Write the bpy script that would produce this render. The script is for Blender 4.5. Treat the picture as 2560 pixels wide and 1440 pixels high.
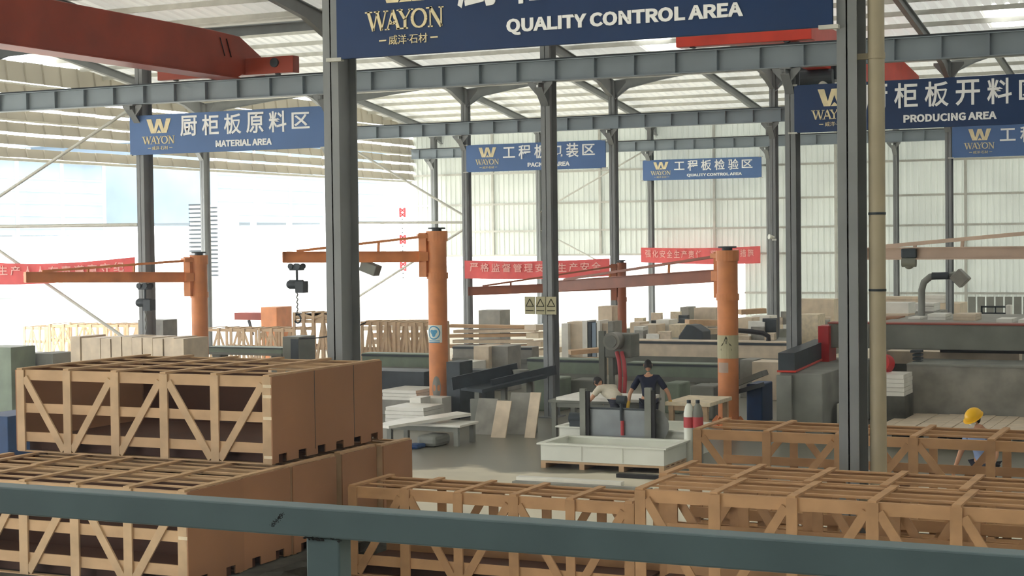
import bpy, bmesh, math, random
from mathutils import Vector, Matrix
random.seed(7)
D = bpy.data
for o in list(D.objects): D.objects.remove(o, do_unlink=True)
SC = bpy.context.scene
COL = SC.collection

# ------------------------------------------------------------------ camera
EYE = 4.3
F = 4108.8
YAW, PIT, ROL = (math.radians(a) for a in (24.947, 1.676, -0.703))
_f = Vector((-math.sin(YAW)*math.cos(PIT), math.cos(YAW)*math.cos(PIT), -math.sin(PIT)))
_r = Vector((math.cos(YAW), math.sin(YAW), 0)); _u = _r.cross(_f)
CR = _r*math.cos(ROL)+_u*math.sin(ROL); CU = -_r*math.sin(ROL)+_u*math.cos(ROL)
cd = D.cameras.new('camera'); cam = D.objects.new('camera', cd); COL.objects.link(cam)
cd.sensor_width = 36; cd.lens = F*36/2560; cd.clip_end = 600; cd.clip_start = 0.05
M = Matrix((CR, CU, -_f)).transposed().to_4x4(); M.translation = (0, 0, EYE)
cam.matrix_world = M
SC.camera = cam

def ray(px, py): return CR*((px-1280)/F)-CU*((py-720)/F)+_f
def P(px, py, Y):                       # survey point: where the sight line meets the plane y = Y
    d = ray(px, py); d = d*(Y/d.y); return Vector((d.x, d.y, d.z+EYE))
def G(px, py, z=0.0):                   # the same on a level plane
    d = ray(px, py); d = d*((z-EYE)/d.z); return Vector((d.x, d.y, z))

# ------------------------------------------------------------------ light
w = D.worlds.new('sky'); SC.world = w; w.use_nodes = True
bg = w.node_tree.nodes['Background']
bg.inputs[0].default_value = (0.975, 0.99, 1.0, 1); bg.inputs[1].default_value = 4.6
sd = D.lights.new('sun', 'SUN'); sd.energy = 2.2; sd.angle = math.radians(8); sd.color = (1, .96, .88)
sun = D.objects.new('sun', sd); COL.objects.link(sun); sun.rotation_euler = (math.radians(30), math.radians(-38), 0)
SC.view_settings.view_transform = 'Standard'; SC.view_settings.look = 'None'
SC.view_settings.exposure = 0.3; SC.view_settings.gamma = 1; SC.view_settings.use_curve_mapping = False

# ------------------------------------------------------------------ materials
def lin(c): return tuple(((v/255)/12.92 if v/255 <= .04045 else (((v/255)+.055)/1.055)**2.4) for v in c)
def mat(name, rgb, rough=.6, metal=0, var=.12, scale=3.0, bump=0, stretch=None, spec=.4, rgb2=None):
    m = D.materials.new(name); m.use_nodes = True; nt = m.node_tree; b = nt.nodes['Principled BSDF']
    c = lin(rgb); b.inputs['Roughness'].default_value = rough; b.inputs['Metallic'].default_value = metal
    b.inputs['Specular IOR Level'].default_value = spec
    tc = nt.nodes.new('ShaderNodeTexCoord'); mp = nt.nodes.new('ShaderNodeMapping')
    nt.links.new(tc.outputs['Object'], mp.inputs[0])
    if stretch: mp.inputs['Scale'].default_value = stretch
    no = nt.nodes.new('ShaderNodeTexNoise'); no.inputs['Scale'].default_value = scale; no.inputs['Detail'].default_value = 4
    nt.links.new(mp.outputs[0], no.inputs['Vector'])
    rp = nt.nodes.new('ShaderNodeValToRGB'); rp.color_ramp.elements[0].position = .3; rp.color_ramp.elements[1].position = .7
    c2 = lin(rgb2) if rgb2 else tuple(v*(1-var*2.2) for v in c)
    rp.color_ramp.elements[0].color = (*c2, 1)
    rp.color_ramp.elements[1].color = (*[min(1, v*(1+var*.6)) for v in c], 1)
    nt.links.new(no.outputs['Fac'], rp.inputs[0]); nt.links.new(rp.outputs[0], b.inputs['Base Color'])
    if bump:
        bp = nt.nodes.new('ShaderNodeBump'); bp.inputs['Strength'].default_value = bump; bp.inputs['Distance'].default_value = .02
        nt.links.new(no.outputs['Fac'], bp.inputs['Height']); nt.links.new(bp.outputs[0], b.inputs['Normal'])
    return m
def translucent(name, rgb, t, rgb_t=None):
    m = D.materials.new(name); m.use_nodes = True; nt = m.node_tree; nt.nodes.clear()
    out = nt.nodes.new('ShaderNodeOutputMaterial'); mx = nt.nodes.new('ShaderNodeMixShader')
    df = nt.nodes.new('ShaderNodeBsdfDiffuse'); tr = nt.nodes.new('ShaderNodeBsdfTranslucent')
    tc = nt.nodes.new('ShaderNodeTexCoord'); no = nt.nodes.new('ShaderNodeTexNoise'); no.inputs['Scale'].default_value = .35
    nt.links.new(tc.outputs['Object'], no.inputs['Vector'])
    rp = nt.nodes.new('ShaderNodeValToRGB'); c = lin(rgb)
    rp.color_ramp.elements[0].color = (*[v*.82 for v in c], 1); rp.color_ramp.elements[1].color = (*c, 1)
    rp.color_ramp.elements[0].position = .35; rp.color_ramp.elements[1].position = .6
    nt.links.new(no.outputs['Fac'], rp.inputs[0]); nt.links.new(rp.outputs[0], df.inputs[0])
    tr.inputs[0].default_value = (*lin(rgb_t or rgb), 1); mx.inputs[0].default_value = t
    nt.links.new(df.outputs[0], mx.inputs[1]); nt.links.new(tr.outputs[0], mx.inputs[2]); nt.links.new(mx.outputs[0], out.inputs[0])
    return m
M_ = dict(
 roof=translucent('roof_sheet', (228, 229, 224), .115), roofnear=translucent('near_roof_sheet', (220, 219, 212), .10),
 sky=translucent('skylight_sheet', (252, 252, 248), .8),
 louver=translucent('louver_sheet', (196, 190, 174), .03),
 wall=translucent('wall_sheet', (224, 230, 222), .085), wallsolid=mat('solid_wall_sheet', (150, 150, 142), .7, 0, .06, .5),
 purlin=mat('galvanised_purlin', (205, 205, 196), .5, 0, .08),
 steel=mat('grey_painted_steel', (138, 142, 143), .5, 0, .08, 1.5),
 beam=mat('grey_painted_beam', (142, 154, 162), .5, 0, .07, 1.2),
 rail=mat('teal_grey_handrail_paint', (98, 116, 120), .42, 0, .06, 6, .03),
 burn=mat('burnt_weld_black', (28, 30, 32), .8, 0, .4, 30, .3),
 orange=mat('orange_crane_paint', (226, 146, 90), .5, 0, .12, 2),
 rust=mat('red_oxide_girder_paint', (158, 66, 46), .45, 0, .14, .8),
 red=mat('signal_red_paint', (214, 62, 40), .45, 0, .08, 2),
 brown_backlit=mat('brown_and_backlit_orange_paint', (146, 80, 46), .5, 0, .12, 2), peach=mat('dusty_beige_crane_paint', (196, 172, 152), .5, 0, .1, 2),  # right crane's orange arm painted in its backlit shade; far crane is brown
 pipe=mat('beige_pvc_pipe', (178, 168, 142), .5, 0, .05),
 sign=mat('sign_navy_vinyl', (2, 48, 96), .45, 0, .06, 1),
 sign2=mat('sign_hazed_blue_vinyl', (84, 118, 170), .5, 0, .05, 1),  # distance haze and glare put into a paler sign blue
 white=mat('white_vinyl_letters', (252, 253, 252), .5, 0, .02),
 gold=mat('gold_vinyl_letters', (246, 230, 186), .45, 0, .1, 6),
 wood=mat('pine_board', (204, 174, 138), .7, 0, .10, 1.6, 0, (3, 3, 3)),
 wood2=mat('pine_slat', (202, 168, 130), .7, 0, .09, 1.6, 0, (2, 3, 3)),
 wood3=mat('shaded_pine_board', (188, 148, 108), .7, 0, .10, 1.6, 0, (3, 3, 3)), wood4=mat('shaded_pine_slat', (198, 156, 114), .7, 0, .09, 1.6, 0, (2, 3, 3)),  # shaded copies of the pine for the dimmer right-hand stacks
 ply=mat('plywood_panel', (164, 120, 88), .65, 0, .07, 1.0, 0), board=mat('shaded_base_board', (84, 52, 36), .7, 0, .1, 2),  # crate-interior shade put into the board colour
 paleply=mat('pale_end_grain', (236, 220, 190), .7, 0, .1, 8),
 floor=mat('dusty_concrete', (226, 218, 196), .8, 0, .10, .5, .05),
 ground=mat('yard_concrete', (225, 222, 212), .9, 0, .06, .2),
 marble=mat('white_marble', (236, 234, 224), .35, 0, .06, 3),
 cream=mat('cream_stone', (224, 206, 180), .5, 0, .1, 3),
 slab=mat('grey_stone_slab', (150, 148, 138), .5, 0, .18, 2.5),
 rough=mat('rough_dark_stone', (88, 88, 80), .85, 0, .3, 3, .8),
 conc=mat('grey_concrete_block', (142, 144, 136), .85, 0, .14, 1.5, .2),
 green=mat('green_grey_machine_paint', (128, 142, 122), .5, 0, .14, 2),
 machine=mat('grey_machine_paint', (120, 122, 112), .5, 0, .12, 2),
 dark=mat('dark_machine_iron', (52, 62, 68), .5, 0, .2, 3),
 black=mat('black_rubber', (24, 24, 26), .6, 0, .1),
 sheet=mat('steel_cover_sheet', (140, 146, 148), .35, .25, .14, 2),
 blade=mat('saw_blade_steel', (128, 130, 126), .45, .2, .1, 6),
 poly=mat('white_plastic_tank', (232, 234, 222), .4, 0, .04, 2),
 banner=mat('red_banner_cloth', (232, 104, 104), .8, 0, .06, 3),
 bannertext=mat('pale_banner_print', (244, 190, 180), .8, 0, .03),
 hose=mat('red_hose', (190, 70, 74), .5, 0, .1),
 redshiny=mat('bright_red_plastic', (196, 28, 30), .4, 0, .08),
 blue=mat('blue_plastic', (20, 62, 110), .5, 0, .1),
 yellow=mat('yellow_helmet_plastic', (246, 190, 30), .35, 0, .03),
 skin=mat('skin', (196, 148, 118), .6, 0, .05), hair=mat('black_hair', (22, 20, 20), .7, 0, .1),
 navy=mat('navy_shirt_cloth', (20, 28, 52), .9, 0, .12, 10), shirt=mat('cream_shirt_cloth', (214, 206, 186), .9, 0, .08, 10),
 trous=mat('dark_trouser_cloth', (44, 48, 62), .9, 0, .12, 10), glove=mat('yellow_rubber_glove', (226, 184, 70), .6, 0, .06),
 lightblue=mat('light_blue_shirt_cloth', (130, 150, 190), .9, 0, .1, 10),
 mask=mat('white_face_mask', (235, 235, 230), .8, 0, .03),
 yellowsign=mat('yellow_warning_board', (188, 182, 146), .6, 0, .08), warn=mat('warning_print_black', (60, 56, 36), .7, 0, .05),
 bluesign=mat('blue_safety_print', (70, 150, 190), .6, 0, .05),
 shedblue=mat('pale_blue_shed_sheet', (140, 158, 174), .7, 0, .08, .3), shedwhite=mat('pale_shed_sheet', (226, 226, 222), .7, 0, .05, .3),
)

# ------------------------------------------------------------------ mesh helpers
class MB:
    def __init__(s): s.v = []; s.f = []
    def add(s, vs, fs):
        n = len(s.v); s.v += [tuple(v) for v in vs]; s.f += [tuple(i+n for i in f) for f in fs]; return s
    def box(s, a, b):
        x0, x1 = sorted((a[0], b[0])); y0, y1 = sorted((a[1], b[1])); z0, z1 = sorted((a[2], b[2]))
        return s.add([(x0,y0,z0),(x1,y0,z0),(x1,y1,z0),(x0,y1,z0),(x0,y0,z1),(x1,y0,z1),(x1,y1,z1),(x0,y1,z1)],
                     [(0,3,2,1),(4,5,6,7),(0,1,5,4),(1,2,6,5),(2,3,7,6),(3,0,4,7)])
    def bar(s, p, q, w, h, up=(0,0,1)):
        p, q = Vector(p), Vector(q); d = (q-p).normalized(); u = Vector(up)
        if abs(d.dot(u)) > .99: u = Vector((0,1,0))
        r = d.cross(u).normalized(); u = r.cross(d).normalized()
        vs = []
        for c in (p, q):
            for sx, sz in ((-1,-1),(1,-1),(1,1),(-1,1)): vs.append(c+r*(w/2*sx)+u*(h/2*sz))
        return s.add(vs, [(0,1,2,3),(7,6,5,4),(0,4,5,1),(1,5,6,2),(2,6,7,3),(3,7,4,0)])
    def cyl(s, p, q, r, r2=None, n=20, caps=True):
        p, q = Vector(p), Vector(q); d = (q-p).normalized(); a = d.orthogonal().normalized(); b = d.cross(a)
        r2 = r if r2 is None else r2; vs = []
        for c, rr in ((p, r), (q, r2)):
            for i in range(n):
                t = 2*math.pi*i/n; vs.append(c+a*(rr*math.cos(t))+b*(rr*math.sin(t)))
        fs = [(i, (i+1) % n, n+(i+1) % n, n+i) for i in range(n)]
        if caps: fs += [tuple(range(n-1, -1, -1)), tuple(range(n, 2*n))]
        return s.add(vs, fs)
    def tube(s, pts, r, n=10):
        pts = [Vector(p) for p in pts]; rings = []; prev = None
        for i, c in enumerate(pts):
            d = (pts[min(i+1, len(pts)-1)]-pts[max(i-1, 0)]).normalized()
            a = prev-d*prev.dot(d) if prev is not None else d.orthogonal()
            a.normalize(); prev = a; b = d.cross(a)
            rr = r[i] if isinstance(r, (list, tuple)) else r
            rings.append([c+a*(rr*math.cos(2*math.pi*k/n))+b*(rr*math.sin(2*math.pi*k/n)) for k in range(n)])
        vs = [v for g in rings for v in g]; fs = []
        for i in range(len(pts)-1):
            for k in range(n): fs.append((i*n+k, i*n+(k+1) % n, (i+1)*n+(k+1) % n, (i+1)*n+k))
        fs += [tuple(range(n-1, -1, -1)), tuple(range((len(pts)-1)*n, len(pts)*n))]
        return s.add(vs, fs)
    def prism(s, poly, ax, a, b):       # poly in the two other axes
        n = len(poly); vs = []
        for t in (a, b):
            for (u, v) in poly:
                vs.append({'x': (t,u,v), 'y': (u,t,v), 'z': (u,v,t)}[ax])
        return s.add(vs, [tuple(range(n)), tuple(range(2*n-1, n-1, -1))]+[(i, n+i, n+(i+1) % n, (i+1) % n) for i in range(n)])
    def ball(s, c, rx, ry, rz, n=14, m=9):
        vs = []; c = Vector(c)
        for j in range(m+1):
            ph = math.pi*j/m
            for i in range(n):
                t = 2*math.pi*i/n; vs.append(c+Vector((rx*math.sin(ph)*math.cos(t), ry*math.sin(ph)*math.sin(t), rz*math.cos(ph))))
        return s.add(vs, [(j*n+i, j*n+(i+1) % n, (j+1)*n+(i+1) % n, (j+1)*n+i) for j in range(m) for i in range(n)])
    def build(s, name, m, parent=None, smooth=False, bevel=0, local=True):
        me = D.meshes.new(name)
        vs = s.v
        if parent is not None and local:
            off = parent_off(parent); vs = [(v[0]-off[0], v[1]-off[1], v[2]-off[2]) for v in s.v]
        me.from_pydata(vs, [], s.f); me.validate()
        bm = bmesh.new(); bm.from_mesh(me); bmesh.ops.recalc_face_normals(bm, faces=bm.faces); bm.to_mesh(me); bm.free()
        me.materials.append(M_[m] if isinstance(m, str) else m)
        o = D.objects.new(name, me); COL.objects.link(o)
        if parent is not None: o.parent = parent
        if smooth:
            for p in me.polygons: p.use_smooth = True
            e = o.modifiers.new('split', 'EDGE_SPLIT'); e.split_angle = math.radians(40)
        if bevel:
            bv = o.modifiers.new('bevel', 'BEVEL'); bv.width = bevel; bv.segments = 2; bv.limit_method = 'ANGLE'
        return o
def parent_off(o):
    v = Vector((0,0,0))
    while o is not None: v = v+o.location; o = o.parent
    return v
def tag(o, label=None, cat=None, group=None, kind=None):
    if label: o['label'] = label
    if cat: o['category'] = cat
    if group: o['group'] = group
    if kind: o['kind'] = kind
    return o
def thing(name, loc, label, cat, group=None):
    o = D.objects.new(name, None); o.location = loc; COL.objects.link(o); o.empty_display_size = .2
    return tag(o, label, cat, group)
def B(a, b): return MB().box(a, b)
def copy_tree(o, parent=None):
    c = o.copy(); COL.objects.link(c); c.parent = parent
    for ch in [k for k in D.objects if k.parent == o]: copy_tree(ch, c)
    return c
def jit(a): return random.uniform(-a, a)

# ------------------------------------------------------------------ shell
ROW = {'A': 16.6, 'B': 36.4, 'C': 56.0, 'D': 76.3}
XS = [-9.9-6*k for k in range(-3, 6)]            # 8.1 ... -39.9
XL, XR, YF, YB = -41.6, 13.0, -4.0, 77.2
VAL, RDG = 10.25, 11.75
def wet_floor():
    m = M_['floor']; nt = m.node_tree; b = nt.nodes['Principled BSDF']; N = nt.nodes.new; L = nt.links.new
    rp = [n for n in nt.nodes if n.type == 'VALTORGB'][0]
    tc = N('ShaderNodeTexCoord'); sx = N('ShaderNodeSeparateXYZ'); L(tc.outputs['Object'], sx.inputs[0])
    no = N('ShaderNodeTexNoise'); no.inputs['Scale'].default_value = .45; no.inputs['Detail'].default_value = 6; L(tc.outputs['Object'], no.inputs['Vector'])
    def mth(op, a, b_):
        n = N('ShaderNodeMath'); n.operation = op
        for i, v in enumerate((a, b_)):
            if isinstance(v, (int, float)): n.inputs[i].default_value = v
            else: L(v, n.inputs[i])
        return n.outputs[0]
    wob = mth('MULTIPLY', mth('SUBTRACT', no.outputs['Fac'], .5), 4.0)
    y = mth('ADD', sx.outputs['Y'], wob)
    a = N('ShaderNodeMapRange'); L(y, a.inputs[0]); a.inputs[1].default_value = 27.6; a.inputs[2].default_value = 28.0
    c = N('ShaderNodeMapRange'); L(y, c.inputs[0]); c.inputs[1].default_value = 50; c.inputs[2].default_value = 46
    msk = mth('MULTIPLY', a.outputs[0], c.outputs[0])
    mx = N('ShaderNodeMix'); mx.data_type = 'RGBA'; L(msk, mx.inputs['Factor']); L(rp.outputs[0], mx.inputs['A']); mx.inputs['B'].default_value = (*lin((120, 118, 104)), 1)
    L(mx.outputs['Result'], b.inputs['Base Color'])
    r = N('ShaderNodeMapRange'); L(msk, r.inputs[0]); r.inputs[3].default_value = .8; r.inputs[4].default_value = .35; L(r.outputs[0], b.inputs['Roughness'])
wet_floor()
B((XL-.4, YF, -.3), (XR, YB+.4, 0)).build('floor', 'floor')['kind'] = 'structure'
B((-260, -120, -.5), (160, 260, -.302)).build('ground', 'ground')['kind'] = 'structure'
B((XR, YF, 0), (XR+.2, YB, VAL)).build('wall_right', 'wallsolid')['kind'] = 'structure'
MB().box((XL, YF-.2, 6.0), (XR, YF, VAL)).box((-14, YF-.2, 0), (XR, YF, 6.0)).build('wall_front', 'wallsolid')['kind'] = 'structure'   # unseen; left half opened to let sky light reach the crate fronts
B((-9, YF, 2.5), (XR, 3.02, 2.7)).build('floor', 'conc')['kind'] = 'structure'   # viewing platform

def corr(x0, x1, f, pitch=.38, amp=.06):
    """corrugated sheet along x; f(x, side) -> list of (y, z) rows; ribs are trapezoids"""
    prof = []; x = x0
    while x < x1:
        prof += [(x, 0), (x+pitch*.55, 0), (x+pitch*.67, amp), (x+pitch*.88, amp)]; x += pitch
    prof.append((x, 0)); return prof
def slope_sheet(name, y0, z0, y1, z1, xa, xb, m, parent=None, holes=()):
    prof = corr(xa, xb, None); vs = []
    cuts = sorted({0, 1, *[t for h in holes for t in h[2:]]})
    for t in cuts:
        for x, a in prof: vs.append((x, y0+(y1-y0)*t, z0+(z1-z0)*t+a))
    n = len(prof); fs = []
    for r in range(len(cuts)-1):
        tm = (cuts[r]+cuts[r+1])/2
        for i in range(n-1):
            xm = (prof[i][0]+prof[i+1][0])/2
            if any(h[0] < xm < h[1] and h[2] < tm < h[3] for h in holes): continue
            fs.append((r*n+i, r*n+i+1, (r+1)*n+i+1, (r+1)*n+i))
    mb = MB().add(vs, fs)
    return mb.build(name, m, parent)
spans = [(-3.2, 16.6), (16.6, 36.4), (36.4, 56.0), (56.0, 77.3)]
for si, (ya, yb) in enumerate(spans):
    ym = (ya+yb)/2 if si < 3 else 66.0
    rdg = RDG
    for side, (y0, z0, y1, z1) in enumerate(((ya, VAL, ym, rdg), (ym, rdg, yb, VAL))):
        hl = []
        if side == 1 and si == 2:
            for (px, pya, pyb, wd) in ((2503, 12, 68, 1.1), (1625, 92, 128, 1.2)):
                def hit(py):      # where the sight line meets this roof slope
                    d = ray(px, py); k = (z1-z0)/(y1-y0); s_ = (z0-EYE-k*y0)/(d.z-k*d.y); return d*s_
                A_, B_ = hit(pya), hit(pyb); hl.append((A_.x-wd/2, A_.x+wd/2, (min(A_.y, B_.y)-y0)/(y1-y0), (max(A_.y, B_.y)-y0)/(y1-y0)))
            hl = [h for h in hl if 0 < h[2] < h[3] < 1]
        c = slope_sheet('ceiling', y0, z0, y1, z1, XL-.5, XR+.3, 'roofnear' if si < 2 else 'roof', None, hl); c['kind'] = 'structure'
        print('HOLES', si, side, hl)
        for h in hl: slope_sheet('skylight', y0+(y1-y0)*h[2], z0+(z1-z0)*h[2], y0+(y1-y0)*h[3], z0+(z1-z0)*h[3], h[0]-.15, h[1]+.1, 'sky', c)
        n = 7
        if si >= 1:
            for k in range(n+1):
                t = (k+.15)/(n+.3); y = y0+(y1-y0)*t; z = z0+(z1-z0)*t-.02
                big = (k == 0 and side == 1)
                mb = MB(); h = .14 if not big else .3
                mb.prism([(y-.035, z), (y+.035, z), (y+.035, z-.015), (y-.02, z-.015), (y-.02, z-h+.015), (y+.035, z-h+.015), (y+.035, z-h), (y-.035, z-h)], 'x', XL, XR)
                mb.build('purlin', 'purlin' if not big else 'steel', c)
            for X in XS:
                mb = MB(); d0 = .62; d1 = .34     # rafter: deep haunch at the valley
                def ln(t): return (y0+(y1-y0)*t, z0+(z1-z0)*t-.22)
                ts = (0, .14, .5, 1) if side == 0 else (1, .86, .5, 0)
                dep = (.66, .36, .28, .28)
                top = [ln(t) for t in ts]; bot = [(p[0], p[1]-d) for p, d in zip(top, dep)]
                mb.prism(top+bot[::-1], 'x', X-.012, X+.012)
                for i in range(3):
                    for L in (top, bot):
                        mb.bar((X, L[i][0], L[i][1]), (X, L[i+1][0], L[i+1][1]), .16, .025)
                mb.build('rafter', 'steel', c)

# far wall: ribbed sheet from the eaves down; open doorway zone at the left
def wall_sheet(x0, x1, z0, z1, y, pitch=.28, amp=.04):
    prof = corr(x0, x1, None, pitch, amp); n = len(prof)
    return MB().add([(x, y-a, z0) for x, a in prof]+[(x, y-a, z1) for x, a in prof], [(i, i+1, n+i+1, n+i) for i in range(n-1)])
wb = wall_sheet(XL, -23.4, 3.5, VAL+.3, YB); wl = wall_sheet(-23.4, XR, .1, VAL+.3, YB)
wb.add(wl.v, wl.f)
wall_back = wb.build('wall_back', 'wall'); wall_back['kind'] = 'structure'
for z in (1.6, 3.5, 4.75, 6.15, 7.75, 9.15):
    B((XL if z > 3 else -23.4, YB-.14, z-.05), (XR, YB-.05, z+.05)).build('girt', 'purlin', wall_back)
for X in [-36.9, -30.9, -24.9, -18.9, -12.9, -6.9]:
    B((X-.06, YB-.16, 3.5 if X < -24 else 0), (X+.06, YB-.04, VAL)).build('wall_post', 'purlin', wall_back)

# left wall: louvred strips of sheet above a long open side
mb = MB(); z = 7.52; k = 0
while z < 11.7:
    y = 15.0
    hgt = .35
    tall = .40 if k in (6, 7) else 0
    while y < YB-.3:
        W = .98; top_ = z+hgt+tall+jit(.018); zl = z+jit(.01)
        if top_ < 11.8:
            lo = .05+jit(.01)
            for j in range(3):      # shallow ribs inside each sheet
                ya_, yb_ = y+W*j/3, y+W*(j+1)/3+.005
                mb.add([(XL+lo, ya_, zl), (XL+lo, yb_, zl), (XL-.05, yb_, top_), (XL-.05, ya_, top_)], [(0,1,2,3)])
            mb.add([(XL+lo+.01, y+W-.06, zl-.01), (XL+lo+.06, y+W-.03, zl-.01), (XL+lo+.01, y+W, zl-.01), (XL-.04, y+W, top_+.01), (XL+.01, y+W-.03, top_+.01), (XL-.04, y+W-.06, top_+.01)], [(0,1,4,5), (1,2,3,4)])
        y += W
    z += .46+tall; k += 1
wall_left = mb.build('wall_left', 'louver'); wall_left['kind'] = 'structure'
for z in (7.45, 8.9, 10.2):
    B((XL-.12, 15, z-.05), (XL-.06, YB, z+.05)).build('girt', 'purlin', wall_left)
B((XL-.1, YF, 7.4), (XL, 15, VAL)).build('wall_left', 'wall')['kind'] = 'structure'

# ------------------------------------------------------------------ columns and crane beams
BEAM = {'A': (8.0, 8.5), 'B': (8.06, 8.56), 'C': (8.27, 8.74), 'D': (8.57, 9.05)}
ROWNAME = {'A': 'nearest', 'B': 'second', 'C': 'third', 'D': 'farthest'}
def column(r, X, label):
    Y = ROW[r]; t = thing('steel_column', (X, Y, 0), label, 'column', 'grey H-section columns of the %s row' % ROWNAME[r])
    z1 = VAL-.2; hw, hd = (.12 if r == 'B' else .1), .21
    mb = MB().box((X-hw, Y-hd, .02), (X+hw, Y-hd+.02, z1)).box((X-hw, Y+hd-.02, .02), (X+hw, Y+hd, z1)).box((X-.008, Y-hd, .02), (X+.008, Y+hd, z1))
    mb.build('shaft', 'steel', t)
    B((X-.22, Y-.32, 0), (X+.22, Y+.32, .03)).build('base_plate', 'steel', t)
    zb = BEAM[r][0]-.01     # corbel under the crane beam
    mb = MB().prism([(Y-hd, zb), (Y-.62, zb), (Y-.62, zb-.14), (Y-hd, zb-.55)], 'x', X-.012, X+.012)
    mb.box((X-.12, Y-.64, zb-.03), (X+.12, Y-hd, zb)); mb.bar((X, Y-.62, zb-.14), (X, Y-hd, zb-.55), .2, .02)
    mb.prism([(X-.1, zb), (X-.32, zb), (X-.32, zb-.05), (X-.1, zb-.3)], 'y', Y-.5, Y-.48).prism([(X+.1, zb), (X+.32, zb), (X+.32, zb-.05), (X+.1, zb-.3)], 'y', Y-.5, Y-.48)
    mb.build('corbel', 'steel', t)
    mb = MB()                # flared head plates under the valley
    for s in (-1, 1): mb.prism([(X+s*.1, z1-.02), (X+s*.5, z1-.02), (X+s*.5, z1-.1), (X+s*.1, z1-.55)], 'y', Y-.01, Y+.01)
    mb.build('head_plate', 'steel', t)
    return t
CL = {
 ('A', -9.9): 'thick dark grey column at the front, left end of the big quality control sign',
 ('A', -3.9): 'thick dark grey column at the front right with a beige pipe beside it',
 ('B', -27.9): 'grey column at the left end of the material area sign',
 ('B', -21.9): 'grey column hidden behind the thick front column, right end of the material area sign',
 ('B', -15.9): 'tall grey column at picture centre carrying yellow warning boards',
 ('B', -9.9): 'grey column at the left end of the producing area sign',
 ('C', -39.9): 'thin pale column against the bright open side, behind the material area sign',
 ('C', -33.9): 'third-row column behind the thick front column, under the slanting rods',
 ('C', -27.9): 'grey column at the left end of the packing area sign',
 ('C', -21.9): 'grey column at the right end of the packing area sign',
 ('C', -15.9): 'grey column carrying a small white lamp, beside the second-row column',
 ('C', -9.9): 'pale column at the left end of the half-hidden sign at the right edge',
 ('D', -39.9): 'farthest slim column beside the bright left opening',
 ('D', -33.9): 'slim wall column behind the packing area sign',
 ('D', -27.9): 'slim wall column at the left end of the small quality control sign',
 ('D', -21.9): 'slim wall column at the right end of the small quality control sign',
 ('D', -15.9): 'slim wall column with a dark edge behind the beige jib arm',
}
for (r, X), lb in CL.items(): column(r, X, lb)

def crane_beam(r, xa, xb, label):
    z0, z1 = BEAM[r]; Y = ROW[r]-.42
    t = thing('crane_beam', (xb, Y, z0), label, 'beam', 'crane runway beams')
    mb = MB().box((xa, Y-.13, z0), (xb, Y+.13, z0+.02)).box((xa, Y-.13, z1-.02), (xb, Y+.13, z1)).box((xa, Y-.006, z0), (xb, Y+.006, z1))
    mb.build('girder', 'beam', t)
    B((xa, Y-.03, z1), (xb, Y+.03, z1+.05)).build('crane_rail', 'dark', t)
    x = xb-.5; first = None
    while x > xa:
        if first is None:
            first = B((x-.006, Y-.125, z0+.02), (x+.006, Y-.006, z1-.02)).build('stiffener', 'beam', t); fx = x
        else:
            c = first.copy(); COL.objects.link(c); c.parent = t; c.location = (x-fx, 0, 0)
        x -= 1.0
crane_beam('A', XL+1, 12, 'nearest runway beam above the big sign')
crane_beam('B', XL+1, 12, 'long grey runway beam with stiffeners across the whole picture')
crane_beam('C', -33.9, 12, 'middle runway beam below the second roof bay')
crane_beam('D', -41, 12, 'farthest small runway beam in front of the ribbed wall')

# downpipe beside the right front column
t = thing('rain_pipe', (-3.62, 16.35, 0), 'beige round downpipe with dark joints beside the thick right column', 'pipe')
MB().cyl((-3.64, 16.55, 0), (-3.64, 16.55, 9.9), .083, n=28).build('pipe', 'pipe', t, smooth=True)
for z in (3.75, 4.52, 7.6): MB().cyl((-3.64, 16.55, z-.012), (-3.64, 16.55, z+.012), .088, n=28).build('joint', 'dark', t, smooth=True)
for z in (1.6, 6.1): MB().cyl((-3.64, 16.55, z-.03), (-3.64, 16.55, z+.03), .09, n=28).box((-3.9, 16.53, z-.03), (-3.64, 16.57, z+.03)).build('clamp', 'pipe', t)

# ------------------------------------------------------------------ signs
import os
try:
    LATIN = D.fonts.load(os.path.join(bpy.utils.system_resource('DATAFILES', path='fonts'), 'Noto Sans CJK Regular.woff2'))   # Blender's own bundled typeface
except Exception: LATIN = None
def glyphs(body, bold=.0):
    c = D.curves.new('txt', 'FONT'); c.body = body; c.size = 1; c.offset = bold; c.resolution_u = 3; c.extrude = .01
    if LATIN and body.isascii(): c.font = LATIN
    o = D.objects.new('txt', c); COL.objects.link(o); bpy.context.view_layer.update()
    me = D.meshes.new_from_object(o.evaluated_get(bpy.context.evaluated_depsgraph_get()))
    vs = [v.co.copy() for v in me.vertices]; fs = [tuple(p.vertices) for p in me.polygons]
    D.objects.remove(o); D.curves.remove(c); D.meshes.remove(me)
    x0 = min(v.x for v in vs); x1 = max(v.x for v in vs); y0 = min(v.y for v in vs); y1 = max(v.y for v in vs)
    return [((v.x-x0)/(x1-x0), (v.y-y0)/(y1-y0), 0 if v.z < 0 else 1) for v in vs], fs
def put_text(mb, body, x0, x1, z0, z1, Y, bold=.0, th=.012, mirror=False):
    vs, fs = glyphs(body, bold)
    mb.add([(x0+(x1-x0)*(v[0]), Y-th*v[2], z0+(z1-z0)*v[1]) for v in vs], fs)
LOGO = [(0,0),(105,0),(162,153),(220,0),(310,0),(375,153),(430,0),(532,0),(435,211),(330,211),(265,78),(200,211),(95,211)]
TRI = [(210,211),(265,163),(325,211)]
def put_poly(mb, poly, x0, z1, sx, sz, Y, th=.012):
    mb.prism([(x0+p[0]*sx, z1-p[1]*sz) for p in poly], 'y', Y-th, Y)
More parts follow.
